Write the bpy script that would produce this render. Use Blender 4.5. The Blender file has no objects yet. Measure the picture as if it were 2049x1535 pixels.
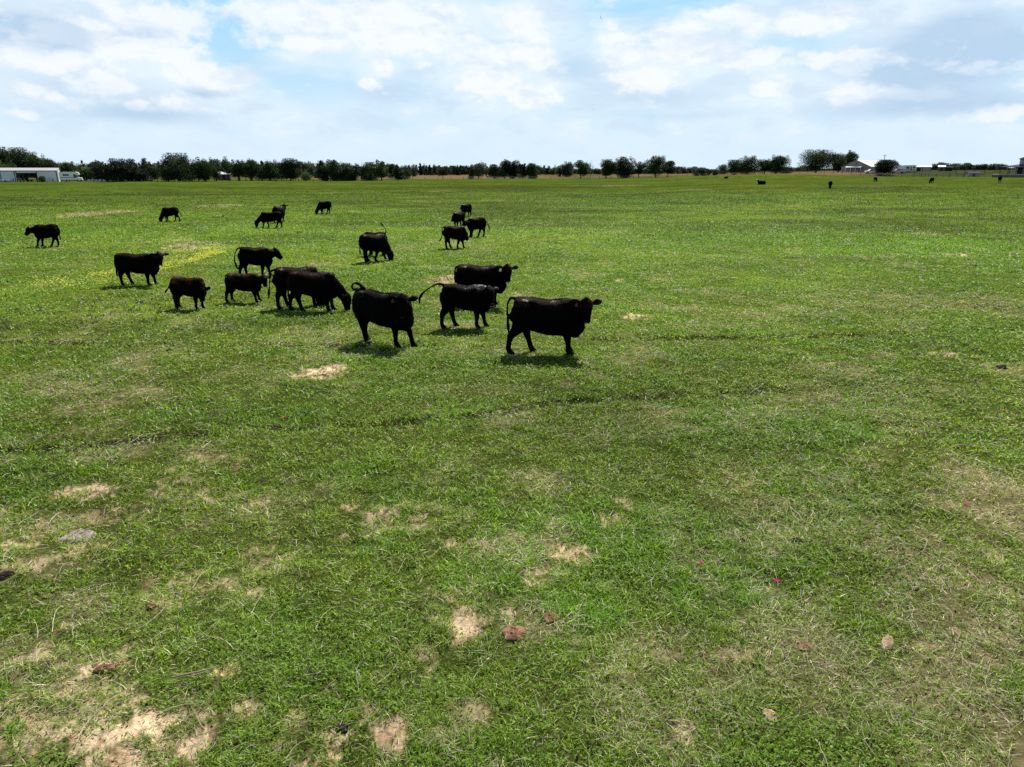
import bpy, math, random
import numpy as np
from mathutils import Vector, Matrix

# ------------------------------------------------------------------ camera
F = 1421.0; U0 = 1024.5; V0 = 767.5
PITCH = math.radians(16.74); CAM_H = 4.0
scene = bpy.context.scene
cam_data = bpy.data.cameras.new("camera")
cam = bpy.data.objects.new("camera", cam_data)
scene.collection.objects.link(cam)
cam_data.sensor_fit = 'HORIZONTAL'; cam_data.sensor_width = 36.0
cam_data.lens = 36.0 * F / 2049.0
cam_data.clip_start = 0.1; cam_data.clip_end = 20000
cam.location = (0, 0, CAM_H)
cam.rotation_euler = (math.pi / 2 - PITCH, 0, 0)
scene.camera = cam
# ------------------------------------------------------------------ light
SUN_EL = math.radians(51); SUN_AZ = math.radians(18)      # azimuth from +Y towards +X
sd = Vector((math.sin(SUN_AZ) * math.cos(SUN_EL), math.cos(SUN_AZ) * math.cos(SUN_EL), math.sin(SUN_EL)))
sun_data = bpy.data.lights.new("sun", 'SUN')
sun_data.energy = 5.0; sun_data.angle = math.radians(0.5); sun_data.color = (1.0, 0.96, 0.88)
sun = bpy.data.objects.new("sun", sun_data)
scene.collection.objects.link(sun)
sun.rotation_euler = sd.to_track_quat('Z', 'Y').to_euler()
sun.location = sd * 50
scene.view_settings.view_transform = 'Standard'
scene.view_settings.look = 'None'
scene.view_settings.exposure = 0.45
scene.view_settings.gamma = 1.0
scene.cycles.max_bounces = 5
scene.cycles.diffuse_bounces = 2
scene.cycles.glossy_bounces = 2
scene.cycles.transmission_bounces = 3
scene.cycles.transparent_max_bounces = 4
scene.cycles.use_denoising = False

def pix_dir(u, v):
    a = (u - U0) / F; b = -(v - V0) / F
    return (a, math.cos(PITCH) + b * math.sin(PITCH), -math.sin(PITCH) + b * math.cos(PITCH))
def P(u, v, Y):
    d = pix_dir(u, v); t = Y / d[1]
    return Vector((d[0] * t, Y, CAM_H + d[2] * t))

# ------------------------------------------------------------------ sky (world)
world = bpy.data.worlds.new("World"); scene.world = world
world.use_nodes = True
wt = world.node_tree
for n in list(wt.nodes): wt.nodes.remove(n)
class NT:
    def __init__(s, t): s.t = t
    def n(s, ty, **kw):
        nd = s.t.nodes.new(ty)
        for k, v in kw.items(): setattr(nd, k, v)
        return nd
    def put(s, sock, v):
        if isinstance(v, bpy.types.NodeSocket): s.t.links.new(v, sock)
        else: sock.default_value = v
    def math(s, op, a, b=0.0, c=0.0, clamp=False):
        nd = s.n('ShaderNodeMath', operation=op); nd.use_clamp = clamp
        s.put(nd.inputs[0], a); s.put(nd.inputs[1], b); s.put(nd.inputs[2], c)
        return nd.outputs[0]
    def vmath(s, op, a, b=(0, 0, 0), c=(0, 0, 0)):
        nd = s.n('ShaderNodeVectorMath', operation=op)
        s.put(nd.inputs[0], a); s.put(nd.inputs[1], b)
        if op == 'MULTIPLY_ADD': s.put(nd.inputs[2], c)
        return nd.outputs[1] if op == 'LENGTH' else nd.outputs[0]
    def noise(s, vec, scale, detail=4, rough=0.55, dist=0.0, col=False):
        nd = s.n('ShaderNodeTexNoise')
        s.put(nd.inputs['Vector'], vec); nd.inputs['Scale'].default_value = scale
        nd.inputs['Detail'].default_value = detail; nd.inputs['Roughness'].default_value = rough
        nd.inputs['Distortion'].default_value = dist
        return nd.outputs['Color' if col else 'Fac']
    def rng(s, v, a, b, c=0.0, d=1.0, smooth=True):
        nd = s.n('ShaderNodeMapRange'); nd.interpolation_type = 'SMOOTHSTEP' if smooth else 'LINEAR'
        s.put(nd.inputs['Value'], v)
        for k, x in zip(('From Min', 'From Max', 'To Min', 'To Max'), (a, b, c, d)): s.put(nd.inputs[k], x)
        return nd.outputs[0]
    def mix(s, f, a, b, mode='MIX'):
        nd = s.n('ShaderNodeMix', data_type='RGBA', blend_type=mode)
        s.put(nd.inputs[0], f); s.put(nd.inputs[6], a); s.put(nd.inputs[7], b)
        return nd.outputs[2]
w = NT(wt)
sky = w.n('ShaderNodeTexSky', sky_type='NISHITA')
sky.sun_disc = False; sky.sun_elevation = SUN_EL; sky.sun_rotation = SUN_AZ
sky.air_density = 1.0; sky.dust_density = 1.2; sky.ozone_density = 1.0
gen = w.n('ShaderNodeTexCoord').outputs['Generated']
sep = w.n('ShaderNodeSeparateXYZ'); wt.links.new(gen, sep.inputs[0])
az = w.math('ARCTAN2', sep.outputs[0], sep.outputs[1])
el = w.math('ARCSINE', sep.outputs[2])
cmb = w.n('ShaderNodeCombineXYZ'); wt.links.new(az, cmb.inputs[0]); wt.links.new(el, cmb.inputs[1])
ae = cmb.outputs[0]
stretch = w.vmath('MULTIPLY', ae, (1.0, 1.9, 1.0))
wn = w.noise(stretch, 9.0, 5, 0.55, col=True)
warp = w.vmath('MULTIPLY_ADD', wn, (0.06, 0.03, 0.0), (-0.03, -0.015, 0.0))
aew = w.vmath('ADD', ae, warp)
def azel(u, v):
    d = Vector(pix_dir(u, v)).normalized()
    return math.atan2(d.x, d.y), math.asin(d.z)
def blobs(lst):
    acc = None
    for (u, v, ru, rv, amp) in lst:
        a, e = azel(u, v)
        sx = F / ru * 0.95; sy = F / rv * 0.95
        l = w.vmath('LENGTH', w.vmath('MULTIPLY_ADD', aew, (sx, sy, 0.0), (-a * sx, -e * sy, 0.0)))
        m = w.rng(l, 1.35, 0.15, 0.0, amp)
        acc = m if acc is None else w.math('ADD', acc, m)
    return acc
white = blobs([(260, 50, 190, 55, .9), (190, 140, 260, 70, .8), (455, 165, 75, 28, 1.0), (335, 207, 70, 24, .9), (70, 185, 45, 26, .8),
               (800, 50, 330, 62, .95), (980, 150, 130, 70, .8), (755, 150, 50, 45, .6), (1250, 95, 95, 50, .9), (1380, 65, 60, 26, 1.1),
               (1450, 115, 170, 36, .9), (1640, 60, 150, 40, .6), (1780, 192, 115, 26, 1.3), (1060, 60, 70, 50, .6), (1560, 175, 160, 45, .6),
               (1230, 180, 160, 45, .5), (1900, 60, 200, 60, .5), (50, 20, 90, 30, .5), (1550, 30, 120, 30, .35)])
gray = blobs([(30, 55, 100, 38, 1.0), (110, 62, 80, 22, .7), (305, 66, 60, 20, .8), (200, 22, 70, 16, .5), (230, 205, 190, 34, .55),
              (120, 150, 90, 36, .4), (1885, 118, 150, 56, 1.5), (1850, 212, 190, 24, 1.0), (1150, 137, 75, 22, .7), (1290, 192, 170, 24, .55),
              (775, 190, 60, 26, .55), (425, 180, 55, 9, .8), (300, 228, 110, 13, .5), (1960, 60, 120, 40, .45), (1340, 232, 160, 9, .35)])
hole = blobs([(425, 50, 110, 62, 1.15), (1300, 35, 120, 40, .2), (1590, 92, 110, 42, .4), (640, 172, 200, 22, .45), (985, 75, 60, 24, .35), (1280, 80, 40, 30, .1)])
puffs = [(45, 100, 48, 26), (120, 115, 66, 24), (75, 178, 34, 16), (100, 192, 22, 9), (150, 60, 90, 28), (265, 95, 70, 24), (335, 105, 75, 34), (400, 135, 55, 26), (455, 158, 52, 24), (320, 38, 100, 36),
         (340, 206, 46, 16), (267, 209, 18, 10), (205, 165, 50, 26), (40, 226, 34, 8), (600, 35, 130, 26), (760, 30, 170, 30), (620, 80, 120, 15), (800, 78, 150, 26), (766, 132, 26, 17), (735, 166, 20, 12), (846, 126, 22, 8),
         (965, 125, 70, 24), (985, 165, 76, 36), (1045, 62, 52, 38), (1060, 112, 50, 26), (1225, 76, 36, 30), (1262, 98, 48, 28), (1375, 64, 54, 22), (1345, 97, 70, 20), (1425, 105, 70, 20), (1515, 122, 75, 18),
         (1645, 122, 110, 13), (1745, 112, 60, 15), (1445, 28, 60, 14), (1500, 48, 56, 24), (1630, 40, 100, 24), (1775, 187, 88, 15), (1700, 196, 36, 20), (1535, 178, 48, 16), (1300, 160, 90, 26), (1060, 190, 60, 26), (2015, 228, 50, 12)]
nA = w.noise(w.vmath('MULTIPLY', ae, (1.0, 1.35, 1.0)), 26.0, 6, 0.62)
nB = w.noise(w.vmath('MULTIPLY_ADD', ae, (1.0, 1.35, 1.0), (0.003, 0.010, 0.0)), 26.0, 4, 0.6)
nC = w.noise(w.vmath('MULTIPLY', ae, (1.0, 3.5, 1.0)), 7.0, 5, 0.6)
pf = None
for (u, v, ru, rv) in puffs:
    a_, e_ = azel(u, v); sx = F / ru; sy = F / rv
    l_ = w.vmath('LENGTH', w.vmath('MULTIPLY_ADD', aew, (sx, sy, 0.0), (-a_ * sx, -e_ * sy, 0.0)))
    pf = l_ if pf is None else w.math('MINIMUM', pf, l_)
edge = w.math('ADD', pf, w.math('MULTIPLY', w.math('SUBTRACT', nA, 0.5), -2.6))
pmask = w.rng(edge, 1.25, 0.5)
soft = w.rng(pf, 1.9, 0.7)
cover = w.math('ADD', w.math('MULTIPLY', white, 0.65), w.math('MULTIPLY', w.math('SUBTRACT', nC, 0.40), 1.6))
cover = w.math('SUBTRACT', cover, w.math('MULTIPLY', hole, 0.9))
cmask = w.rng(cover, -0.30, 0.80)
blue = w.mix(w.rng(el, 0.02, 0.19), (0.68, 0.84, 0.965, 1), (0.40, 0.72, 0.97, 1))
col = w.mix(cmask, blue, (0.78, 0.90, 0.99, 1))
gmask = w.math('MULTIPLY', gray, w.rng(nC, 0.30, 0.60, 0.65, 1.1), clamp=True)
col = w.mix(w.math('MULTIPLY', gmask, 0.95), col, (0.48, 0.65, 0.84, 1))
bill = w.math('MULTIPLY', w.math('SUBTRACT', nA, nB), 2.2)
tone = w.rng(w.math('ADD', w.math('SUBTRACT', 1.0, w.math('MULTIPLY', pf, 0.45)), bill), 0.15, 0.85)
puffc = w.mix(tone, (0.74, 0.85, 0.96, 1), (0.93, 0.965, 1.0, 1))
col = w.mix(w.math('MULTIPLY', pmask, w.rng(gmask, 0.95, 0.35, 0.30, 0.85)), col, puffc)
nD = w.noise(w.vmath('MULTIPLY', aew, (1.0, 2.3, 1.0)), 13.0, 5, 0.58)
col = w.mix(w.math('MULTIPLY', w.rng(nD, 0.49, 0.64), 0.45), col, (0.57, 0.72, 0.89, 1))
col = w.mix(w.math('MULTIPLY', w.rng(nD, 0.46, 0.33), 0.45), col, (0.92, 0.96, 1.0, 1))
hz = w.rng(el, 0.075, 0.0, 0.0, 0.85)
col = w.mix(hz, col, (0.70, 0.85, 0.98, 1))
STR = 0.06
# the bright cloud bank stands round the horizon; higher up the sky is the clear Nishita blue
bright = w.vmath('MULTIPLY', col, (0.755 / STR,) * 3)
bank = w.rng(el, 0.30, 0.205)
fin = w.mix(bank, sky.outputs[0], bright)
bg = w.n('ShaderNodeBackground'); wt.links.new(fin, bg.inputs[0]); bg.inputs[1].default_value = STR
wo = w.n('ShaderNodeOutputWorld'); wt.links.new(bg.outputs[0], wo.inputs[0])

# ------------------------------------------------------------------ helpers
COL = scene.collection
def tag(o, label=None, cat=None, group=None, kind=None):
    if label: o['label'] = label
    if cat: o['category'] = cat
    if group: o['group'] = group
    if kind: o['kind'] = kind
    return o
def empty(name, loc, rz=0.0, **kw):
    o = bpy.data.objects.new(name, None); COL.objects.link(o)
    o.location = loc; o.rotation_euler = (0, 0, rz); o.empty_display_size = 0.3
    return tag(o, **kw)
def link_mesh(name, me, mat=None, parent=None, **kw):
    o = bpy.data.objects.new(name, me); COL.objects.link(o)
    if mat: me.materials.append(mat)
    if parent: o.parent = parent
    return tag(o, **kw)
def np_mesh(name, verts, loops, starts, totals, cols=None, smooth=False):
    me = bpy.data.meshes.new(name)
    me.vertices.add(len(verts)); me.vertices.foreach_set('co', np.ascontiguousarray(verts, dtype=np.float32).ravel())
    me.loops.add(len(loops)); me.loops.foreach_set('vertex_index', np.ascontiguousarray(loops, dtype=np.int32))
    me.polygons.add(len(starts)); me.polygons.foreach_set('loop_start', np.ascontiguousarray(starts, dtype=np.int32))
    try: me.polygons.foreach_set('loop_total', np.ascontiguousarray(totals, dtype=np.int32))
    except Exception: pass
    me.update(calc_edges=True)
    if cols is not None:
        at = me.color_attributes.new('Col', 'FLOAT_COLOR', 'POINT')
        c4 = np.ones((len(verts), 4), dtype=np.float32); c4[:, :3] = cols
        at.data.foreach_set('color', c4.ravel())
    me.polygons.foreach_set('use_smooth', np.full(len(starts), smooth, dtype=bool))
    return me
def quads_mesh(name, V, cols=None, smooth=False):
    """V: (n,4,3) separate quads; cols (n,3)"""
    n = len(V); idx = np.arange(4 * n)
    return np_mesh(name, V.reshape(-1, 3), idx, np.arange(0, 4 * n, 4), np.full(n, 4), None if cols is None else np.repeat(cols, 4, axis=0), smooth)

def _h(ix, iy, seed):
    n = (ix.astype(np.int64) * 374761393 + iy.astype(np.int64) * 668265263 + seed * 1274126177) & 0x7fffffff
    n = ((n ^ (n >> 13)) * 1274126177) & 0x7fffffff
    return ((n ^ (n >> 16)) & 0xffff) / 65535.0
def vnoise(x, y, seed=0):
    xi = np.floor(x); yi = np.floor(y); fx = x - xi; fy = y - yi
    fx = fx * fx * (3 - 2 * fx); fy = fy * fy * (3 - 2 * fy)
    a = _h(xi, yi, seed); b = _h(xi + 1, yi, seed); c = _h(xi, yi + 1, seed); d = _h(xi + 1, yi + 1, seed)
    return (a * (1 - fx) + b * fx) * (1 - fy) + (c * (1 - fx) + d * fx) * fy
def fbm(x, y, sc, octv=4, seed=0, rough=0.5):
    s = 0; a = 1; t = 0; ca, sa = math.cos(0.6), math.sin(0.6)
    x = x * sc; y = y * sc
    for i in range(octv):
        s = s + a * vnoise(x, y, seed + i * 17); t += a; a *= rough
        x, y = (x * ca - y * sa) * 2.03 + 11.3, (x * sa + y * ca) * 2.03 - 5.7
    return s / t
def sstep(a, b, x):
    t = np.clip((x - a) / (b - a), 0, 1); return t * t * (3 - 2 * t)

# ------------------------------------------------------------------ terrain
def gz(x, y):
    x = np.asarray(x, dtype=float); y = np.asarray(y, dtype=float)
    r = np.hypot(x, y); a = np.arctan2(x, y)
    z = (1.35 * sstep(50, 180, r) + 1.95 * sstep(296, 338, y)) * sstep(0.10, 0.50, a) * sstep(2.2, 1.2, a)
    z = z + 0.5 * sstep(340, 900, r) * sstep(0.1, 0.6, a)
    z = z + (3.55 - z) * sstep(750, 1600, r)
    und = (fbm(x, y, 0.045, 2, 5) - 0.5) * 0.35 * sstep(12, 60, r)
    und = und * (1 - sstep(250, 400, r))
    return z + und
def gz1(x, y): return float(gz(np.array([x]), np.array([y]))[0])
def G(u, v, ymax=900.0):
    """point of the terrain seen at photo pixel (u, v)"""
    d = pix_dir(u, v); t = 2.0; last = t
    while d[1] * t < ymax:
        x, y, z = d[0] * t, d[1] * t, CAM_H + d[2] * t
        if z < gz1(x, y):
            lo, hi = last, t
            for _ in range(24):
                m = (lo + hi) / 2
                if CAM_H + d[2] * m < gz1(d[0] * m, d[1] * m): hi = m
                else: lo = m
            return Vector((d[0] * hi, d[1] * hi, gz1(d[0] * hi, d[1] * hi)))
        last = t; t *= 1.03
    y = ymax; x = d[0] * y / d[1]
    return Vector((x, y, gz1(x, y)))
def gpx(u, v):
    """flat-ground version for masks: world centre and metres per pixel in u and v"""
    p = G(u, v); q = G(u, v - 1.5); s = G(u, v + 1.5)
    return p.x, p.y, math.hypot(p.x, p.y) / F, max(0.01, (q.y - s.y) / 3)
# ------------------------------------------------------------------ what grows and lies where
def ell(x, y, lst, wob=0.9, seed=3):
    """soft irregular patches given as (u, v, half width px, half height px, amount)"""
    out = np.zeros_like(x)
    for i, (u, v, ru, rv, amt) in enumerate(lst):
        cx, cy, mu, mv = gpx(u, v)
        rx = ru * mu; ry = rv * mv
        sel = (np.abs(x - cx) < rx * 2.2 + 1) & (np.abs(y - cy) < ry * 2.2 + 1)
        if not sel.any(): continue
        xs, ys = x[sel], y[sel]
        sc = 3.2 / max(0.10, min(rx, ry, 0.9))
        n = fbm(xs, ys, sc, 4, seed + i * 7, 0.62) - 0.5
        d = np.hypot((xs - cx) / rx, (ys - cy) / ry) + n * wob * 1.6
        out[sel] = np.maximum(out[sel], amt * sstep(1.15, 0.55, d))
    return out
SOIL = [(642, 743, 62, 15, 1), (600, 748, 22, 9, 1), (385, 492, 55, 12, .95), (330, 481, 60, 7, .5), (190, 427, 50, 8, .85), (150, 434, 60, 4, .4),
        (440, 411, 40, 4, .9), (600, 531, 95, 7, .55), (890, 560, 50, 13, .9), (1278, 634, 36, 7, .85), (1240, 561, 14, 4, .8), (1910, 510, 30, 5, 1),
        (1885, 712, 62, 7, .8), (1860, 468, 40, 4, .75), (490, 691, 40, 5, .7), (620, 690, 60, 3, .4), (720, 425, 60, 3, .3), (1040, 590, 30, 7, .5),
        (300, 1478, 120, 38, 1), (170, 1500, 140, 50, .85), (60, 1420, 90, 40, .7), (380, 1475, 60, 25, .8), (655, 1480, 55, 30, .95), (775, 1480, 60, 28, .9),
        (450, 1335, 32, 14, .9), (200, 1335, 45, 18, .8), (270, 1310, 60, 22, .5), (1150, 1105, 60, 24, .75), (1075, 1150, 46, 30, .7), (1225, 1040, 40, 20, .6),
        (932, 1255, 50, 24, .85), (930, 1195, 60, 24, .6), (990, 1225, 40, 20, .5), (1015, 1220, 26, 12, .7), (150, 985, 80, 18, .7), (185, 975, 30, 14, .8),
        (690, 1016, 28, 12, .75), (230, 1030, 100, 22, .45), (55, 1050, 90, 40, .4), (90, 1110, 120, 40, .55), (350, 1180, 160, 40, .35), (520, 1120, 60, 30, .3),
        (1560, 1370, 40, 20, .4), (1375, 1470, 30, 24, .7), (1470, 1305, 46, 16, .6), (1300, 1300, 70, 20, .3), (930, 1440, 70, 20, .4), (730, 1420, 30, 16, .6),
        (1880, 1300, 50, 20, .3), (1000, 1070, 60, 20, .35), (790, 1440, 60, 16, .5), (1400, 380, 40, 2, .5), (1230, 371, 60, 2, .5), (885, 383, 30, 2, .7),
        (1735, 373, 50, 1.6, .5), (1560, 700, 26, 6, .4), (1250, 1010, 30, 14, .4), (60, 1330, 80, 30, .5), (170, 1405, 100, 30, .5), (1150, 540, 40, 3, .3)]
LUSH = [(1455, 1195, 130, 42, 1), (780, 1010, 60, 60, .7), (910, 835, 150, 20, .7), (1130, 800, 160, 14, .5), (1230, 775, 90, 10, .6), (650, 720, 90, 18, .6),
        (1630, 480, 330, 22, .8), (1830, 505, 160, 10, .6), (1200, 1230, 70, 30, .9), (600, 640, 150, 20, .5), (160, 460, 200, 14, .4), (620, 470, 80, 10, .3),
        (850, 430, 200, 10, .6), (1450, 400, 300, 7, .6), (1060, 870, 60, 18, .5), (1700, 690, 140, 10, .6), (780, 1090, 90, 30, .6), (1740, 460, 200, 6, .6),
        (1330, 770, 60, 12, .7), (1500, 850, 80, 14, .6), (1930, 870, 60, 12, .5), (560, 1250, 90, 40, .5), (640, 1350, 120, 40, .4)]
STRAW = [(1850, 1250, 420, 260, .9), (1750, 800, 300, 60, .5), (1650, 1000, 260, 90, .6), (1950, 980, 160, 70, .8), (300, 760, 300, 50, .45), (1500, 610, 250, 30, .4),
         (1850, 600, 260, 40, .6), (1250, 850, 200, 40, .35), (1350, 1400, 200, 100, .6), (100, 1400, 140, 60, .4), (960, 780, 120, 14, .5), (1000, 700, 180, 20, .4)]
DARK = [(150, 970, 90, 16, .8), (1810, 850, 60, 14, .9), (1830, 740, 60, 8, .5), (1790, 950, 90, 14, .5), (1660, 900, 60, 10, .4), (560, 478, 110, 10, .9), (440, 482, 70, 8, .5),
        (300, 652, 400, 14, .6), (1130, 510, 60, 5, .6), (1360, 535, 60, 5, .5), (60, 402, 260, 3, .8), (330, 390, 220, 2, .7), (1200, 394, 160, 4, .6), (1400, 406, 140, 4, .5),
        (920, 830, 50, 8, .6), (1400, 910, 120, 12, .3), (940, 430, 180, 6, .5), (1000, 375, 260, 3, .8), (640, 378, 200, 2, .5)]  # dark grass patches; the far bands paint cloud shade into the colour
PATHS = [[(-200, 690), (0, 685), (200, 688), (480, 691), (700, 691), (860, 692)], [(1190, 678), (1500, 675), (1700, 671), (1880, 662), (2049, 655), (2300, 640)],
         [(-200, 915), (0, 905), (110, 899), (300, 878), (520, 857), (800, 845), (940, 835), (1090, 808), (1250, 795), (1400, 790), (1560, 775)]]
PATHS_W = [[G(u, v) for (u, v) in p] for p in PATHS]
def path_mask(x, y):
    out = np.zeros_like(x)
    for pl in PATHS_W:
        for a, b in zip(pl[:-1], pl[1:]):
            dx, dy = b.x - a.x, b.y - a.y; L2 = dx * dx + dy * dy
            t = np.clip(((x - a.x) * dx + (y - a.y) * dy) / L2, 0, 1)
            d = np.hypot(x - a.x - t * dx, y - a.y - t * dy)
            out = np.maximum(out, sstep(0.28, 0.11, d))
    out = out * (0.7 + 0.3 * sstep(0.3, 0.5, fbm(x, y, 0.9, 3, 71)))
    return out
YEL = [(370, 524, 85, 28, 1), (250, 560, 140, 20, .8), (420, 512, 70, 20, .7), (165, 568, 70, 12, .7), (330, 548, 90, 22, .7), (300, 600, 120, 20, .25)]
def fields(x, y):
    r = np.hypot(x, y)
    f = {}
    soil = ell(x, y, SOIL, 1.0, 3)
    n1 = fbm(x, y, 1.3, 5, 31, 0.6)
    near = sstep(13, 4.5, y) * sstep(9, -6, x)
    thin = sstep(0.60 - 0.07 * near, 0.74 - 0.05 * near, n1) * (0.25 + 0.75 * near)
    brk = sstep(0.44, 0.58, fbm(x, y, 4.8, 5, 33, 0.78) + 0.07 * soil * soil)
    f['soil'] = np.clip(np.maximum(soil * (0.05 + 0.95 * brk), 0.85 * thin * brk), 0, 1)
    f['lush'] = np.clip(ell(x, y, LUSH, 0.9, 41) * 0.9 + sstep(0.5, 0.72, fbm(x, y, 0.45, 4, 51)) * 0.75, 0, 1)
    f['straw'] = np.clip(ell(x, y, STRAW, 0.7, 61) * sstep(0.36, 0.66, fbm(x, y, 0.9, 5, 63, .6)) + 0.75 * sstep(0.55, 0.72, fbm(x, y, 0.7, 5, 65, .6)), 0, 1)
    f['dark'] = np.clip(ell(x, y, DARK, 0.9, 91) * 0.9 + 0.7 * sstep(0.64, 0.76, fbm(x, y, 0.8, 4, 93, .6)), 0, 1)
    f['path'] = path_mask(x, y)
    f['yel'] = ell(x, y, YEL, 0.8, 101)
    return f
def lerp(a, b, t): return a + (np.asarray(b) - a) * t[:, None]
def ground_colour(x, y, f):
    r = np.hypot(x, y); n = len(x)
    a = np.arctan2(x, y)
    far = sstep(9, 48, r)
    g = np.tile(np.array([0.122, 0.222, 0.022]), (n, 1))
    g = lerp(g, (0.18, 0.272, 0.032), sstep(0.35, 0.7, fbm(x, y, 0.12, 4, 7)))
    g = lerp(g, (0.085, 0.135, 0.025), 0.8 * sstep(0.5, 0.75, fbm(x, y * 2.2, 0.05, 4, 9, .6)))
    g = lerp(g, (0.08, 0.19, 0.025), 0.7 * f['lush'])
    g = lerp(g, (0.20, 0.20, 0.09), 0.45 * f['straw'])
    g = lerp(g, (0.045, 0.07, 0.015), 0.7 * f['dark'])
    under = np.tile(np.array([0.045, 0.06, 0.014]), (n, 1))  # near turf base kept dark, painting in shade between the blades
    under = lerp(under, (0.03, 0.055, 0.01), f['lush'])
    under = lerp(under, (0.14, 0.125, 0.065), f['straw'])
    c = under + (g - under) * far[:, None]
    sn = fbm(x, y, 5.0, 4, 131)
    s = np.tile(np.array([0.56, 0.46, 0.31]), (n, 1))
    s = lerp(s, (0.40, 0.30, 0.19), sstep(0.4, 0.7, sn))
    s = lerp(s, (0.20, 0.13, 0.08), sstep(0.62, 0.75, fbm(x, y, 9.0, 3, 137)))
    c = c + (s - c) * (f['soil'] * (0.95))[:, None]
    c = lerp(c, (0.04, 0.045, 0.018), 0.88 * f['path'])
    c = lerp(c, (0.3, 0.32, 0.03), 0.35 * f['yel'] * sstep(.4, .6, fbm(x, y, 2.5, 3, 141)))
    # hay meadow and rough land beyond the pasture
    yb = np.interp(a, [-0.75, -0.62, -0.3, -0.15, 0.0, 0.2, 0.45, 0.75], [272, 275, 330, 345, 352, 372, 300, 262])
    out = sstep(-1, 5, r - yb / np.cos(np.clip(a, -1, 1)))
    hay = np.tile(np.array([0.33, 0.235, 0.115]), (n, 1))
    hay = lerp(hay, (0.15, 0.165, 0.06), sstep(0.45, 0.62, fbm(x, y, 0.02, 3, 151)) * 0.8)
    wl = sstep(-0.25, -0.45, a)
    hay = lerp(hay, (0.17, 0.21, 0.07), wl * 0.9)
    wr = sstep(0.42, 0.5, a)
    hay = lerp(hay, (0.10, 0.135, 0.05), wr * sstep(20, 45, r - yb))
    farf = sstep(620, 760, r)
    hay = lerp(hay, (0.10, 0.13, 0.06), farf)
    c = c + (hay - c) * out[:, None]
    c *= (1 - 0.20 * sstep(15, 60, r) - 0.38 * sstep(60, 170, r))[:, None]  # darkens with distance: shaded sides of backlit far grass painted into the colour
    c *= (0.62 + 0.76 * fbm(x, y, 0.3, 4, 161, .65))[:, None]
    return c

# ------------------------------------------------------------------ ground sheet
rr = [0.0, 1.0, 2.0]
r_ = 3.0
while r_ < 3200:
    rr.append(r_); r_ *= 1.0085 if r_ < 400 else 1.03
rr = np.array(rr)
fine = np.linspace(-0.78, 0.78, 760)
coarse = np.linspace(0.78, 2 * math.pi - 0.78, 100)[1:-1]
aa = np.concatenate([fine, coarse])
na, nr = len(aa), len(rr)
RR, AA = np.meshgrid(rr[1:], aa, indexing='ij')
gx = (RR * np.sin(AA)).ravel(); gy = (RR * np.cos(AA)).ravel()
gf = fields(gx, gy)
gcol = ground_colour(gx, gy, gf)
bump = (fbm(gx, gy, 1.6, 4, 201) - 0.5) * 0.10 + (fbm(gx, gy, 9, 3, 203) - 0.5) * 0.03
gr = np.hypot(gx, gy)
bump *= sstep(120, 30, gr)
gzz = gz(gx, gy) + bump - 0.08 * gf['path'] - 0.015 * gf['soil'] * sstep(60, 20, gr)
verts = np.vstack([[[0, 0, 0]], np.column_stack([gx, gy, gzz])])
ii = np.arange(nr - 2)[:, None] * na + np.arange(na)[None, :] + 1
jj = np.roll(ii, -1, axis=1)
q = np.stack([ii, ii + na, jj + na, jj], axis=-1).reshape(-1, 4)
fan = np.stack([np.zeros(na, int), np.arange(na) + 1, np.roll(np.arange(na), -1) + 1], axis=-1)
loops = np.concatenate([fan.ravel(), q.ravel()])
starts = np.concatenate([np.arange(na) * 3, na * 3 + np.arange(len(q)) * 4])
totals = np.concatenate([np.full(na, 3), np.full(len(q), 4)])
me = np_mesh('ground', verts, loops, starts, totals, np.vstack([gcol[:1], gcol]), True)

def mat_new(name):
    m = bpy.data.materials.new(name); m.use_nodes = True
    t = m.node_tree
    for n in list(t.nodes): t.nodes.remove(n)
    return m, NT(t), t.nodes.new('ShaderNodeOutputMaterial')
def principled(nt, col, rough=0.8, spec=0.3, metal=0.0, normal=None):
    b = nt.n('ShaderNodeBsdfPrincipled')
    nt.put(b.inputs['Base Color'], col); nt.put(b.inputs['Roughness'], rough)
    nt.put(b.inputs['Specular IOR Level'], spec); nt.put(b.inputs['Metallic'], metal)
    if normal is not None: nt.t.links.new(normal, b.inputs['Normal'])
    return b.outputs[0]
def bumpn(nt, h, strength, dist):
    b = nt.n('ShaderNodeBump'); nt.put(b.inputs['Height'], h)
    b.inputs['Strength'].default_value = strength; b.inputs['Distance'].default_value = dist
    return b.outputs[0]
def basic(name, col, rough=0.7, spec=0.3, metal=0.0, var=0.12, scale=3.0, bump=0.0):
    m, nt, out = mat_new(name)
    pos = nt.n('ShaderNodeTexCoord').outputs['Object']
    n = nt.noise(pos, scale, 5, 0.6)
    c = nt.mix(n, tuple(x * (1 - var) for x in col[:3]) + (1,), tuple(min(1, x * (1 + var)) for x in col[:3]) + (1,))
    nm = bumpn(nt, nt.noise(pos, scale * 6, 4), bump, 0.02) if bump else None
    nt.t.links.new(principled(nt, c, rough, spec, metal, nm), out.inputs[0])
    return m
m, nt, out = mat_new('pasture_ground')
att = nt.n('ShaderNodeAttribute'); att.attribute_name = 'Col'
pos = nt.n('ShaderNodeNewGeometry').outputs['Position']
nf = nt.noise(pos, 28.0, 5, 0.7); nm_ = nt.noise(pos, 4.5, 5, 0.65); ng = nt.noise(pos, 1.1, 6, 0.7)
k = nt.math('MULTIPLY', nt.rng(nf, 0.25, 0.75, 0.55, 1.45, False), nt.rng(nm_, 0.3, 0.7, 0.70, 1.30, False))
k = nt.math('MULTIPLY', k, nt.rng(ng, 0.3, 0.7, 0.80, 1.2, False))
c = nt.vmath('MULTIPLY', att.outputs['Color'], (1, 1, 1))
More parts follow.
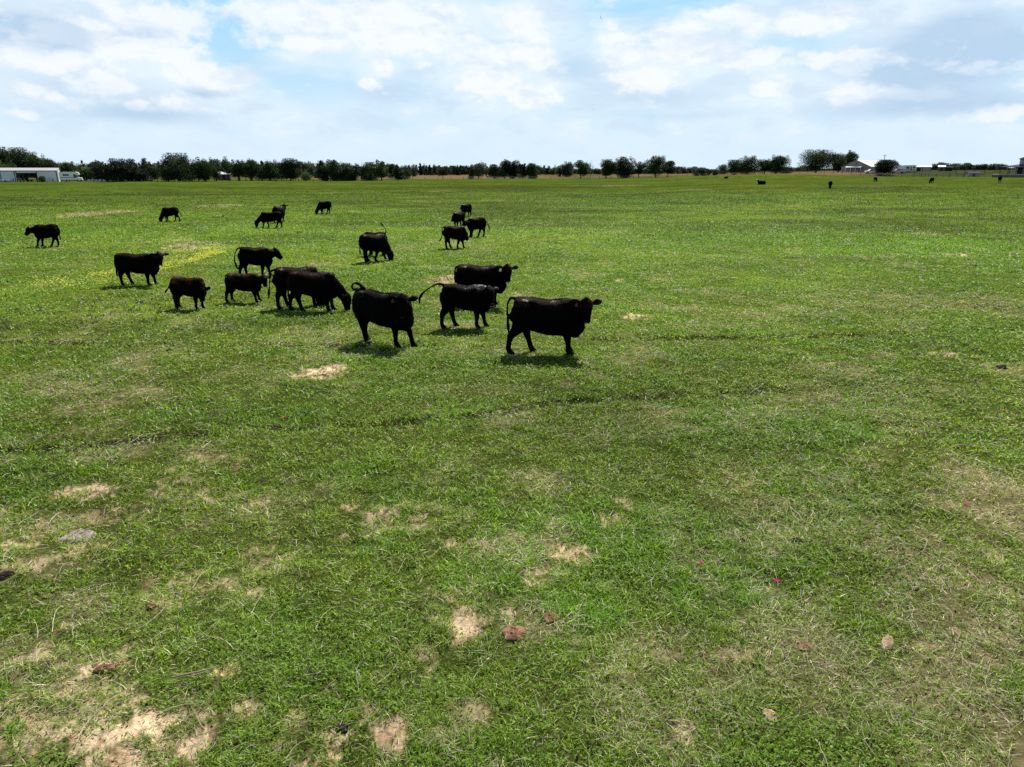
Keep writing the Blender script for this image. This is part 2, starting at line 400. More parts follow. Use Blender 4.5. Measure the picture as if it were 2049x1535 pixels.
sc_ = nt.n('ShaderNodeVectorMath', operation='SCALE'); nt.put(sc_.inputs[0], c); nt.put(sc_.inputs[3], k)
hue = nt.mix(nt.math('MULTIPLY', nt.noise(pos, 9.0, 3, 0.6), 0.5), sc_.outputs[0], nt.vmath('MULTIPLY', sc_.outputs[0], (1.35, 1.0, 0.9)))
hgt = nt.math('ADD', nt.math('MULTIPLY', nf, 0.35), nm_)
t_ = principled(nt, hue, 0.95, 0.0, 0, bumpn(nt, hgt, 0.8, 0.06))
nt.t.links.new(t_, out.inputs[0])
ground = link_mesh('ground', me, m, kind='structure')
ground['label'] = 'green cattle pasture with bare tan patches running out to the hay fields'

# ------------------------------------------------------------------ grass blades (stuff)
rng = np.random.default_rng(7)
def sample_pts(n, r0, r1, p, half=0.72):
    """density per square metre falls as r**-p"""
    k = 2 - p; t = rng.random(n)
    r = (r0 ** k + t * (r1 ** k - r0 ** k)) ** (1 / k)
    a = (rng.random(n) * 2 - 1) * half
    return r * np.sin(a), r * np.cos(a), r
def ground_z(x, y, f=None):
    r = np.hypot(x, y)
    b = ((fbm(x, y, 1.6, 4, 201) - 0.5) * 0.10 + (fbm(x, y, 9, 3, 203) - 0.5) * 0.03) * sstep(120, 30, r)
    return gz(x, y) + b
def blades(name, x, y, L, W, lean, cols, bend=0.35):
    n = len(x); z = ground_z(x, y) - 0.012
    th = rng.random(n) * 2 * math.pi
    dx, dy = np.cos(th), np.sin(th)
    ph = rng.random(n) * 2 * math.pi
    sx, sy = np.cos(ph) * W / 2, np.sin(ph) * W / 2
    hz = np.sin(lean) * L; vt = np.cos(lean) * L
    mx = x + dx * hz * 0.42; my = y + dy * hz * 0.42; mz = z + vt * 0.62
    tx = x + dx * hz * (1 + bend); ty = y + dy * hz * (1 + bend); tz = z + vt
    V = np.empty((n, 5, 3), np.float32)
    V[:, 0] = np.column_stack([x - sx, y - sy, z]); V[:, 1] = np.column_stack([x + sx, y + sy, z])
    V[:, 2] = np.column_stack([mx + sx * .85, my + sy * .85, mz]); V[:, 3] = np.column_stack([mx - sx * .85, my - sy * .85, mz])
    V[:, 4] = np.column_stack([tx, ty, tz])
    b = np.arange(n)[:, None] * 5
    loops = (b + np.array([0, 1, 2, 3, 3, 2, 4])[None, :]).ravel()
    st = (np.arange(n)[:, None] * 7 + np.array([0, 4])[None, :]).ravel()
    tt = np.tile([4, 3], n)
    return np_mesh(name, V.reshape(-1, 3), loops, st, tt, np.repeat(cols, 5, axis=0), False)
def leaf_material(name, trans=0.4, rough=0.5, spec=0.18):
    m, nt, out = mat_new(name)
    att = nt.n('ShaderNodeAttribute'); att.attribute_name = 'Col'
    a = principled(nt, att.outputs['Color'], rough, spec)
    tr = nt.n('ShaderNodeBsdfTranslucent'); nt.put(tr.inputs[0], nt.vmath('MULTIPLY', att.outputs['Color'], (1.25, 1.15, 0.6)))
    mx = nt.n('ShaderNodeMixShader'); mx.inputs[0].default_value = trans
    nt.t.links.new(a, mx.inputs[1]); nt.t.links.new(tr.outputs[0], mx.inputs[2]); nt.t.links.new(mx.outputs[0], out.inputs[0])
    return m
M_BLADE = leaf_material('grass_blade', 0.42)
NBL = 1500000
x, y, r = sample_pts(NBL, 3.2, 150, 1.62)
f = fields(x, y)
clump = fbm(x, y, 4.5, 4, 301, .6)
keep = rng.random(NBL) < np.clip((1 - 1.05 * f['soil']) * (1 - .9 * f['path']) * (1 - 0.97 * sstep(60, 148, r)) * (0.35 + 1.1 * sstep(0.35, 0.62, clump)) + 0.9 * sstep(0.60, 0.68, clump), 0.015, 1)
x, y, r = x[keep], y[keep], r[keep]; f = {k_: v_[keep] for k_, v_ in f.items()}; clump = clump[keep]
n = len(x)
base = np.tile(np.array([0.185, 0.34, 0.018]), (n, 1))
base = lerp(base, (0.42, 0.55, 0.10), (rng.random(n) ** 1.8) * (1 - 0.5 * f['lush']) * sstep(60, 12, r))
base = lerp(base, (0.15, 0.38, 0.018), 0.5 * f['lush'])
base = lerp(base, (0.06, 0.10, 0.028), 0.6 * f['dark'] * rng.random(n))
base = lerp(base, (0.045, 0.10, 0.012), (rng.random(n) < 0.27) * 0.85)
isdry = rng.random(n) < (0.10 + 0.36 * f['straw'] + 0.3 * f['soil'])
base[isdry] = np.array([0.66, 0.61, 0.45]) * (0.5 + 0.7 * rng.random((isdry.sum(), 1)))
base = lerp(base, (0.10, 0.15, 0.022), 0.75 * sstep(0.48, 0.72, fbm(x, y * 2.2, 0.05, 4, 9, .6)) * sstep(20, 60, r))
base *= ((1.12 + (rng.random(n) - 0.5) * (0.68 - 0.42 * sstep(12, 40, r))) * (1 - 0.25 * sstep(15, 60, r) - 0.30 * sstep(60, 130, r)))[:, None]  # last factor paints the shaded side of far blades into their colour
base *= (0.62 + 0.76 * fbm(x, y, 0.3, 4, 161, .65))[:, None]
sc = (np.maximum(r, 5) / 6.0) ** 0.78
L = (0.032 + 0.055 * rng.random(n)) * (1 + 0.55 * f['lush']) * (0.7 + 0.7 * clump) * np.where(r < 20, 1.0, (r / 20) ** 0.35)
L[isdry] *= 1.25
W = (0.0050 + 0.0042 * rng.random(n)) * sc
lean = np.radians(18 + 62 * rng.random(n) ** 0.8)
lean[isdry] = np.radians(50 + 36 * rng.random(isdry.sum()))
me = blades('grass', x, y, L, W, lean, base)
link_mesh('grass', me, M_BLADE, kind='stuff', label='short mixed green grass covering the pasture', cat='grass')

# broad weed and clover leaves
NW = 260000
x, y, r = sample_pts(NW, 3.2, 60, 1.5)
f = fields(x, y)
wm = fbm(x, y, 0.55, 4, 331)
keep = rng.random(NW) < np.clip(0.28 + 0.8 * sstep(0.48, 0.66, wm), 0, 1) * (1 - 0.9 * f['soil'])
x, y, r = x[keep], y[keep], r[keep]; n = len(x)
s = (0.007 + 0.009 * rng.random(n)) * (np.maximum(r, 6) / 6) ** 0.7
z = ground_z(x, y) + 0.012 + 0.05 * rng.random(n)
a1 = rng.random(n) * 6.283; t1 = (rng.random(n) - .5) * 1.6; t2 = (rng.random(n) - .5) * 1.6
ax = np.column_stack([np.cos(a1), np.sin(a1), t1]) * s[:, None]; bx = np.column_stack([-np.sin(a1), np.cos(a1), t2]) * s[:, None] * 0.7
c0 = np.column_stack([x, y, z])
V = np.stack([c0 - ax, c0 - bx, c0 + ax, c0 + bx], axis=1)
cw = np.tile(np.array([0.09, 0.22, 0.013]), (n, 1)); cw = lerp(cw, (0.25, 0.40, 0.06), rng.random(n))
link_mesh('clover_leaves', quads_mesh('clover_leaves', V, cw), M_BLADE, kind='stuff', label='low clover and weed leaves scattered through the grass', cat='weeds')

# long dry runners lying on the turf
def strands(name, x, y, L, W, cols, seg=7, lift=0.05, wig=1.1):
    n = len(x); th = rng.random(n) * 6.283; k = (rng.random(n) - .5) * 2 * wig
    px, py = x.copy(), y.copy(); rows = []
    hs = rng.random(n) * lift
    for i in range(seg + 1):
        t = i / seg
        zz = ground_z(px, py) + 0.018 + hs * math.sin(math.pi * t) + 0.012
        w_ = W * (1 - 0.6 * t)
        nx, ny = -np.sin(th) * w_ / 2, np.cos(th) * w_ / 2
        rows.append((np.column_stack([px - nx, py - ny, zz]), np.column_stack([px + nx, py + ny, zz + W * 0.5])))
        px = px + np.cos(th) * L / seg; py = py + np.sin(th) * L / seg
        th = th + k / seg + (rng.random(n) - .5) * 0.5
    V = np.stack([np.stack([rows[i][0], rows[i][1], rows[i + 1][1], rows[i + 1][0]], axis=1) for i in range(seg)], axis=1).reshape(-1, 4, 3)
    return quads_mesh(name, V, np.repeat(cols, seg, axis=0))
NS = 60000
x, y, r = sample_pts(NS, 3.2, 45, 1.3)
f = fields(x, y)
keep = rng.random(NS) < np.clip(0.07 + 0.6 * f['straw'] + 0.3 * sstep(0, 6, x) * sstep(20, 8, y) * sstep(.45, .6, fbm(x, y, 1.1, 3, 341)), 0, 1)
x, y, r = x[keep], y[keep], r[keep]; n = len(x)
cs = np.array([0.66, 0.60, 0.45]) * (0.45 + 0.7 * rng.random((n, 1)))
me = strands('dry_stems', x, y, 0.10 + 0.33 * rng.random(n) ** 2, (0.0022 + 0.0028 * rng.random(n)) * (np.maximum(r, 6) / 6) ** 0.8, cs)
link_mesh('dry_stems', me, M_BLADE, kind='stuff', label='pale dry grass runners tangled over the turf', cat='dry grass')

# dark weed tufts dotted over the middle distance
NT_ = 26000
x, y, r = sample_pts(NT_, 18, 240, 1.35)
wm = fbm(x, y, 0.10, 4, 351) + 0.35 * ell(x, y, DARK, .9, 91)
keep = rng.random(NT_) < sstep(0.42, 0.8, wm)
x, y, r = x[keep], y[keep], r[keep]
rep = 9
x = np.repeat(x, rep) + rng.normal(0, 0.10, len(x) * rep) * np.repeat(1 + r / 80, rep); y = np.repeat(y, rep) + rng.normal(0, 0.10, len(y) * rep); r = np.repeat(r, rep)
n = len(x)
cw = np.tile(np.array([0.055, 0.085, 0.025]), (n, 1)); cw = lerp(cw, (0.10, 0.12, 0.05), rng.random(n))
me = blades('weed_tufts', x, y, 0.07 + 0.09 * rng.random(n), (0.02 + 0.02 * rng.random(n)) * (r / 30) ** 0.5, np.radians(20 + 50 * rng.random(n)), cw)
link_mesh('weed_tufts', me, M_BLADE, kind='stuff', label='dark weed tufts dotted over the middle of the pasture', cat='weeds')

# yellow flowers
NY = 60000
cxs = [gpx(*p[:2]) for p in YEL]
x = rng.uniform(-26, -14, NY); y = rng.uniform(22, 38, NY)
m_ = ell(x, y, YEL, .8, 101) * (0.15 + 0.85 * sstep(.42, .62, fbm(x, y, 1.2, 3, 361)))
keep = rng.random(NY) < m_ * 0.85
x, y = x[keep], y[keep]; n = len(x)
s = 0.016 + 0.014 * rng.random(n); z = ground_z(x, y) + 0.10 + 0.12 * rng.random(n)
a1 = rng.random(n) * 6.283
ax = np.column_stack([np.cos(a1), np.sin(a1), (rng.random(n) - .5)]) * s[:, None]; bx = np.column_stack([-np.sin(a1), np.cos(a1), (rng.random(n) - .5)]) * s[:, None]
c0 = np.column_stack([x, y, z])
V = np.stack([c0 - ax, c0 - bx, c0 + ax, c0 + bx], axis=1)
cy_ = np.array([0.78, 0.78, 0.10]) * (0.7 + 0.4 * rng.random((n, 1)))
link_mesh('yellow_flowers', quads_mesh('yellow_flowers', V, cy_), M_BLADE, kind='stuff', label='drift of small yellow flowers on the left of the pasture', cat='flowers')

# ------------------------------------------------------------------ cattle
class MB:
    def __init__(s): s.v = []; s.f = []
    def add(s, V, Fc):
        o = len(s.v); s.v += [tuple(p) for p in V]; s.f += [tuple(i + o for i in f) for f in Fc]
    def box(s, x0, x1, y0, y1, z0, z1):
        s.add([(x0, y0, z0), (x1, y0, z0), (x1, y1, z0), (x0, y1, z0), (x0, y0, z1), (x1, y0, z1), (x1, y1, z1), (x0, y1, z1)],
              [(0, 3, 2, 1), (4, 5, 6, 7), (0, 1, 5, 4), (1, 2, 6, 5), (2, 3, 7, 6), (3, 0, 4, 7)])
    def prism(s, poly, a, b, axis='y'):
        """poly of (p, q) extruded from a to b; axis y: (p, q) = (x, z), axis x: (p, q) = (y, z)"""
        n = len(poly)
        mk = (lambda p, q, t: (p, t, q)) if axis == 'y' else ((lambda p, q, t: (t, p, q)) if axis == 'x' else (lambda p, q, t: (p, q, t)))
        V = [mk(p, q, a) for p, q in poly] + [mk(p, q, b) for p, q in poly]
        s.add(V, [tuple(range(n)), tuple(range(2 * n - 1, n - 1, -1))] + [(i, i + n, (i + 1) % n + n, (i + 1) % n) for i in range(n)])
    def loft(s, C, R, N=14, side=None, sq=2.0):
        """closed tube: centres C, radii R = (side, other); side: fixed side vector or None"""
        C = [Vector(c) for c in C]; rings = []
        pv = Vector((0, 1, 0)) if side is None else Vector(side)
        for i, c in enumerate(C):
            t = (C[min(i + 1, len(C) - 1)] - C[max(i - 1, 0)])
            t = t.normalized() if t.length > 1e-9 else Vector((1, 0, 0))
            a = pv - t * pv.dot(t)
            if a.length < 1e-4: a = Vector((1, 0, 0)) - t * t.x
            a.normalize(); b = t.cross(a)
            if side is None: pv = a
            ra, rb = R[i] if isinstance(R[i], (tuple, list)) else (R[i], R[i])
            ring = []
            for k in range(N):
                th = 2 * math.pi * k / N; cs, sn = math.cos(th), math.sin(th)
                e = 2.0 / sq
                ring.append(c + a * ra * math.copysign(abs(cs) ** e, cs) + b * rb * math.copysign(abs(sn) ** e, sn))
            rings.append(ring)
        V = [p for r in rings for p in r] + [C[0], C[-1]]
        n = len(rings); Fc = []
        for i in range(n - 1):
            for k in range(N):
                a0 = i * N + k; a1 = i * N + (k + 1) % N
                Fc.append((a0, a1, a1 + N, a0 + N))
        for k in range(N):
            Fc.append((n * N, (k + 1) % N, k)); Fc.append((n * N + 1, (n - 1) * N + k, (n - 1) * N + (k + 1) % N))
        s.add(V, Fc)
    def sphere(s, c, r, nu=14, nv=9):
        rx, ry, rz = r if isinstance(r, (tuple, list)) else (r, r, r)
        C = []; R = []
        V = []; Fc = []
        for i in range(nv + 1):
            ph = math.pi * i / nv
            for k in range(nu):
                th = 2 * math.pi * k / nu
                V.append((c[0] + rx * math.sin(ph) * math.cos(th), c[1] + ry * math.sin(ph) * math.sin(th), c[2] + rz * math.cos(ph)))
        for i in range(nv):
            for k in range(nu):
                a = i * nu + k; b = i * nu + (k + 1) % nu
                Fc.append((a, a + nu, b + nu, b))
        s.add(V, Fc)
    def mesh(s, name, smooth=False):
        me = bpy.data.meshes.new(name); me.from_pydata(s.v, [], s.f); me.update()
        if smooth: me.polygons.foreach_set('use_smooth', [True] * len(me.polygons))
        return me
    def build(s, name, mat, parent=None, smooth=False, **kw):
        return link_mesh(name, s.mesh(name, smooth), mat, parent, **kw)

def hide_mat(name, brown):
    m, nt, out = mat_new(name)
    pos = nt.n('ShaderNodeTexCoord').outputs['Object']
    sp = nt.n('ShaderNodeSeparateXYZ'); nt.t.links.new(pos, sp.inputs[0])
    patch = nt.noise(nt.vmath('MULTIPLY', pos, (1, 1.6, 1)), 3.2, 4, 0.6)
    gsp = nt.n('ShaderNodeSeparateXYZ'); nt.t.links.new(nt.n('ShaderNodeTexCoord').outputs['Generated'], gsp.inputs[0])
    top = nt.rng(gsp.outputs[2], 0.70, 0.90)
    k = nt.math('MULTIPLY', top, nt.rng(patch, 0.42, 0.62), clamp=True)
    c = nt.mix(nt.math('MULTIPLY', k, brown), (0.0012, 0.001, 0.0012, 1), (0.13, 0.035, 0.015, 1))
    streak = nt.noise(nt.vmath('MULTIPLY', pos, (9, 22, 9)), 2.2, 5, 0.7)
    hair = nt.noise(nt.vmath('MULTIPLY', pos, (40, 60, 14)), 1.0, 3, 0.6)
    h = nt.math('ADD', nt.math('MULTIPLY', streak, 1.0), nt.math('MULTIPLY', hair, 0.4))
    b = nt.n('ShaderNodeBsdfPrincipled')
    nt.put(b.inputs['Base Color'], c)
    shn = nt.math('MULTIPLY', nt.math('MULTIPLY', nt.rng(gsp.outputs[2], 0.74, 0.90), nt.rng(nt.noise(pos, 2.3, 3, 0.6), 0.52, 0.66)), nt.rng(streak, 0.45, 0.62))
    nt.put(b.inputs['Roughness'], nt.rng(shn, 0.0, 1.0, 0.7, 0.38)); nt.put(b.inputs['Specular IOR Level'], nt.math('ADD', nt.math('MULTIPLY', shn, 0.55), 0.03))
    nt.t.links.new(bumpn(nt, h, 0.6, 0.02), b.inputs['Normal'])
    nt.t.links.new(b.outputs[0], out.inputs[0])
    return m
M_HIDE = {'black': hide_mat('black_hide', 0.05), 'tinged': hide_mat('brown_tinged_hide', 0.14), 'brown': hide_mat('rusty_backed_hide', 0.5)}
M_NOSE = basic('wet_nose', (0.05, 0.05, 0.055), 0.3, 0.6)
M_EYE = basic('eye', (0.01, 0.008, 0.006), 0.08, 0.6)
M_RED = basic('red_tag', (0.13, 0.006, 0.02), 0.5, 0.3)
M_WHITE = basic('white_plastic', (0.75, 0.76, 0.74), 0.5, 0.3)
M_HOOF = basic('hoof', (0.05, 0.045, 0.04), 0.45, 0.4)
M_FACE = basic('white_face_hair', (0.7, 0.68, 0.64), 0.8, 0.2)

TORSO = [(-0.79, 1.16, 0.82, .10), (-0.765, 1.225, .73, .17), (-0.68, 1.285, .67, .225), (-0.54, 1.31, .63, .255), (-0.36, 1.30, .575, .265), (-0.15, 1.255, .50, .29),
         (0.08, 1.238, .440, .315), (0.28, 1.242, .43, .30), (0.44, 1.265, .43, .27), (0.57, 1.285, .41, .235), (0.70, 1.265, .39, .205), (0.80, 1.21, .42, .17), (0.88, 1.13, .50, .12), (0.92, 1.03, .62, .07)]
TAILS = {
 'hang': [(-.74, 1.22), (-.80, 1.16), (-.825, .95), (-.82, .70), (-.82, .50), (-.81, .36)],
 'hang_off': [(-.72, 1.22), (-.84, 1.20), (-.93, 1.0), (-.95, .75), (-.96, .55), (-.99, .38)],
 'bow': [(-.70, 1.25), (-.80, 1.24), (-.90, 1.10), (-.98, .85), (-.96, .60), (-.90, .42), (-.86, .34)],
 'slant': [(-.74, 1.20), (-.84, 1.10), (-.97, .85), (-1.08, .60), (-1.15, .42)],
}
def proj(x, y, z):
    zc = z - CAM_H; dep = y * math.cos(PITCH) - zc * math.sin(PITCH)
    return U0 + F * x / dep, V0 - F * (zc * math.cos(PITCH) + y * math.sin(PITCH)) / dep
def cow(cu, cv, heading, hip, feet=(None,) * 4, head=('up', 0), tail='hang', coat='black', tagc=None, tag_side=1, len_=1.0, vox=0.02, girth=1.0, deep=0.05, label='', group='black cattle standing in the pasture',
        name='cow', root=None, white_face=False, ext=None, hu=None, hv=None, dz=0.0):
    """(cu, cv): photo pixel of the ground under the belly; heading in degrees, 0 = to the right; hip height in metres;
    feet: photo columns of the left hind, right hind, left front, right front hoof"""
    g = root or G(cu, cv); h = math.radians(heading); c_, s_ = math.cos(h), math.sin(h)
    s = hip / 1.30
    if ext:      # stretch and shift so that the trunk spans the photo columns ext
        g = g.copy()
        for it in range(8):
            us = []
            for (lx_, ly_) in ((-.79 * len_, .09), (-.79 * len_, -.09), (-.74 * len_, .19), (-.74 * len_, -.19), (.92 * len_, 0), (.80 * len_, .17), (.80 * len_, -.17)):
                for lz_ in (.8, 1.1):
                    us.append(proj(g.x + s * (lx_ * c_ - ly_ * s_), g.y + s * (lx_ * s_ + ly_ * c_), g.z + s * lz_)[0])
            wid = (max(us) - min(us))
            if abs(c_) > .5: len_ = max(.68, min(1.3, len_ * (1 + ((ext[1] - ext[0]) / wid - 1) * .8)))
            g.x += ((ext[0] + ext[1]) / 2 - (max(us) + min(us)) / 2) / F * math.hypot(g.y, 4) * .98
        g.z = gz1(g.x, g.y)
    fx = []
    for i, (bx, by) in enumerate(((-.58, .15), (-.58, -.15), (.50, .13), (.50, -.13))):
        bx *= len_; x0 = bx; u = feet[i]
        if u is not None:
            # solve for the fore-aft position that puts the hoof in that column
            k = (u - U0) / F; zc = CAM_H - g.z
            ax = s * (c_ - k * math.cos(PITCH) * s_)
            rhs = k * ((g.y + s * by * c_) * math.cos(PITCH) + zc * math.sin(PITCH)) - (g.x - s * by * s_)
            if abs(ax) > 0.25 * s:
                x0 = max(bx - 0.42, min(bx + 0.42, rhs / ax))
        fx.append((x0, by, x0 - bx))
    mb = MB()
    C = []; R = []
    for (x, t, b, w_) in TORSO:
        b2 = b + deep * (1 if x < .7 else .8)
        C.append((x * len_, 0, (t + b2) / 2)); R.append((w_ * girth, (t - b2) / 2))
    mb.loft(C, R, 20, side=(0, 1, 0), sq=2.35)
    mb.sphere((-.50 * len_, 0.13, 1.10), (.20, .12, .17)); mb.sphere((-.50 * len_, -0.13, 1.10), (.20, .12, .17))
    mb.sphere((.50 * len_, 0, 1.14), (.24, .15, .14))
    mb.sphere((.74 * len_, 0, .54 + deep * .8), (.13, .12, .16))
    mb.loft([(-.66 * len_, 0, 1.255), (-.3 * len_, 0, 1.26), (.1 * len_, 0, 1.205), (.5 * len_, 0, 1.25), (.68 * len_, 0, 1.22)], [.05, .05, .05, .05, .04], 10)
    # legs
    for i, (x0, by, off) in enumerate(fx):
        sg = 1 if by > 0 else -1
        if i < 2:
            hx = -.58 * len_
            pts = [(-.53 * len_, by * .85, 1.04), (-.545 * len_ + .06 * off, by * .95, .82), (-.53 * len_ + .22 * off, by * 1.05, .66), (hx + .00 + .48 * off, by, .53), (hx - .045 + .72 * off, by, .42),
                   (hx - .04 + .87 * off, by, .28), (hx - .03 + off, by, .14), (hx + .0 + off, by, .075), (hx + .035 + off, by, .03)]
            rad = [(.14, .24), (.145, .235), (.13, .18), (.088, .118), (.062, .084), (.05, .06), (.052, .062), (.056, .066), (.062, .08)]
        else:
            hx = .50 * len_
            pts = [(.54 * len_, by * .9, .95), (.51 * len_ + .12 * off, by, .75), (.49 * len_ + .3 * off, by, .58), (hx - .01 + .58 * off, by, .46), (hx + .0 + .75 * off, by, .36),
                   (hx - .005 + .9 * off, by, .24), (hx - .01 + off, by, .14), (hx + .02 + off, by, .075), (hx + .045 + off, by, .03)]
            rad = [(.13, .21), (.125, .17), (.10, .125), (.076, .088), (.066, .074), (.05, .054), (.052, .06), (.056, .066), (.062, .08)]
        mb.loft(pts, rad, 12, side=(0, 1, 0))
        p = pts[-1]
        mb.add([(p[0] + dx, p[1] + dy, z) for z in (0.0, .05) for dx, dy in ((-.055, -.05), (.085, -.045), (.085, .045), (-.055, .05))],
               [(0, 3, 2, 1), (4, 5, 6, 7), (0, 1, 5, 4), (1, 2, 6, 5), (2, 3, 7, 6), (3, 0, 4, 7)])
    # tail
    tl = TAILS[tail] if isinstance(tail, str) else tail
    if tl:
        tp = [((-.66 * len_, 0, 1.22))] + [(p[0] - (len_ - 1) * .74, p[2] if len(p) > 2 else 0.0, p[1]) for p in tl]
        n = len(tp); tr = []
        for i in range(n):
            t = i / (n - 1)
            tr.append(.050 - .026 * min(1, t * 2.2) if t < .70 else (.043 if i < n - 1 else .014))
        # finer curve
        fine_p = []; fine_r = []
        for i in range(n - 1):
            p0, p1, p2, p3 = (Vector(tp[max(i - 1, 0)]), Vector(tp[i]), Vector(tp[i + 1]), Vector(tp[min(i + 2, n - 1)]))
            for q_ in range(4):
                t = q_ / 4
                fine_p.append(0.5 * ((2 * p1) + (p2 - p0) * t + (2 * p0 - 5 * p1 + 4 * p2 - p3) * t * t + (3 * p1 - p0 - 3 * p2 + p3) * t ** 3))
                fine_r.append(max(tr[i] * (1 - t) + tr[i + 1] * t, vox * 1.15 / s))
        fine_p.append(Vector(tp[-1])); fine_r.append(.016)
        mb.loft(fine_p, fine_r, 8)
    # neck and head
    kind, yaw = head[0], head[1]
    hp = {'up': (1.02, 0, 1.36, 40), 'level': (1.08, 0, 1.22, 45), 'low': (1.12, 0, .95, 62), 'graze': (1.13, 0, .56, 84), 'look': (.95, 0, 1.33, 60), 'lowfront': (.98, 0, .80, 70)}[kind]
    px, py, pz, pitch = hp
    if len(head) > 2: px, py, pz, pitch = head[2]
    px += .85 * (len_ - 1)
    if hu is not None and abs(c_) > .35:
        for it in range(6):
            wx, wy = g.x + s * (px * c_ - py * s_), g.y + s * (px * s_ + py * c_)
            u_ = proj(wx, wy, g.z + s * pz)[0]; px += (hu - u_) / F * wy / (s * c_)
        px = max(.62 * len_, min(1.15 * len_ + .12, px))
    if hv is not None:
        wy = g.y + s * (px * s_ + py * c_); pz = max(.35, min(1.45, (P(hu or cu, hv, wy).z - g.z) / s - .10))
    ya = math.radians(yaw); pi_ = math.radians(pitch)
    d = Vector((math.cos(ya) * math.cos(pi_), math.sin(ya) * math.cos(pi_), -math.sin(pi_)))
    sd_ = Vector((-math.sin(ya), math.cos(ya), 0)); up_ = sd_.cross(d) * -1
    if up_.z < 0 and pitch < 85: up_ = -up_
    poll = Vector((px, py, pz))
    nb = Vector((.55 * len_, 0, 1.02)); nb2 = Vector((.72 * len_, 0, .98 if pz > .9 else .86))
    ne = poll + d * .10 - up_ * .05
    mid = nb2.lerp(ne, .5) + Vector((0, 0, -.03 if pz > .9 else .06))
    mb.loft([nb, nb2, nb2.lerp(mid, .5), mid, mid.lerp(ne, .5), ne, ne + (ne - mid).normalized() * .05],
            [(.20, .26), (.19, .26), (.165, .23), (.145, .20), (.13, .175), (.11, .15), (.07, .09)], 16, side=(0, 1, 0))
    HS = 1.2; HL = .92
    secs = [(-.06, .05, .06, .0), (-.02, .095, .10, .0), (.06, .118, .125, -.01), (.15, .125, .135, -.02), (.24, .108, .125, -.03), (.33, .088, .105, -.035), (.42, .080, .088, -.035), (.49, .080, .082, -.03), (.535, .055, .055, -.03)]
    mb.loft([poll + d * a * HL + up_ * o for a, _, _, o in secs], [(w_ * HS, h_ * HS) for _, w_, h_, _ in secs], 16, side=sd_, sq=2.4)
    mb.sphere(poll + d * -.01 + up_ * .05, (.07, .07, .07))
    ear_up = 0.10 if kind in ('up', 'look', 'level') else 0.25
    for sg in (1, -1):
        e = (sd_ * sg + Vector((0, 0, ear_up)) - d * .12 - up_ * .25).normalized()
        b0 = poll + d * .05 + sd_ * sg * .10
        mb.loft([b0, b0 + e * .05, b0 + e * .11, b0 + e * .18, b0 + e * .24, b0 + e * .27], [(.04, .03), (.052, .03), (.078, .028), (.082, .026), (.055, .022), (.016, .014)], 10, side=d)
    me0 = mb.mesh('tmp')
    me0.transform(Matrix.Scale(s, 4))
    tmp = bpy.data.objects.new('tmp', me0); COL.objects.link(tmp)
    md = tmp.modifiers.new('r', 'REMESH'); md.mode = 'VOXEL'; md.voxel_size = vox
    sm = tmp.modifiers.new('s', 'SMOOTH'); sm.factor = 0.5; sm.iterations = 3 if vox < .03 else 1
    dg = bpy.context.evaluated_depsgraph_get()
    me = bpy.data.meshes.new_from_object(tmp.evaluated_get(dg))
    bpy.data.objects.remove(tmp); bpy.data.meshes.remove(me0)
    me.name = name; nv = len(me.vertices)
    co = np.empty(nv * 3, np.float32); me.vertices.foreach_get('co', co); co = co.reshape(-1, 3)
    # shaggy coat relief
    no = np.empty(nv * 3, np.float32); me.vertices.foreach_get('normal', no); no = no.reshape(-1, 3)
    amp = (fbm(co[:, 0] + co[:, 1] * .7, co[:, 2] - co[:, 1] * .5, 14, 3, int(cu)) - .5) * 0.009 * sstep(.25, .5, co[:, 2] / s)
    co = co + no * amp[:, None]
    me.vertices.foreach_set('co', co.ravel()); me.materials.clear()
    me.polygons.foreach_set('use_smooth', [True] * len(me.polygons)); me.update()
    o = link_mesh(name, me, M_HIDE[coat], label=label, cat='cow', group=group)
    o.location = (g.x, g.y, g.z + dz - 0.01); o.rotation_euler = (0, 0, h)
    S = Matrix.Scale(s, 4)
    if vox < .03:
        e = MB()
        for sg in (1, -1):
            e = MB(); q_ = poll + d * .13 + sd_ * sg * .128 + up_ * .05
            e.sphere(q_, .021, 8, 6); em = e.mesh('eye', True); em.transform(S); link_mesh('eye', em, M_EYE, o)
        e = MB(); q_ = poll + d * .475 - up_ * .01
        e.loft([q_ - d * .03, q_ + d * .0, q_ + d * .022], [(.07, .055), (.066, .05), (.03, .025)], 12, side=sd_)
        em = e.mesh('nose', True); em.transform(S); link_mesh('nose', em, M_NOSE, o)
    if white_face:
        e = MB(); q_ = poll + up_ * .03
        e.loft([q_ - d * .05, q_ + d * .1, q_ + d * .3, q_ + d * .48], [(.08, .11), (.13, .13), (.105, .11), (.07, .07)], 12, side=sd_)
        em = e.mesh('face_blaze', True); em.transform(S); link_mesh('face_blaze', em, M_FACE, o, label='white hair over the face')
    if tagc:
        sg = tag_side
        e_ = (sd_ * sg - d * .12 - up_ * .2).normalized(); b0 = poll + d * .075 + sd_ * sg * .085 + e_ * .13 + up_ * .035
        tdn = (Vector((0, 0, -1)) * .8 + d * .3).normalized(); wv = e_
        nrm = wv.cross(tdn).normalized()
        if nrm.dot(up_) < 0: nrm = -nrm
        b0 = b0 + nrm * .02
        e = MB(); w2 = .038; hh = .095
        if tagc is M_RED: w2, hh = .036, .075
        pts = [b0 - wv * .012, b0 + wv * .012, b0 + tdn * .03 + wv * w2, b0 + tdn * hh + wv * w2, b0 + tdn * hh - wv * w2, b0 + tdn * .03 - wv * w2]
        V = [p + nrm * .004 for p in pts] + [p - nrm * .004 for p in pts]
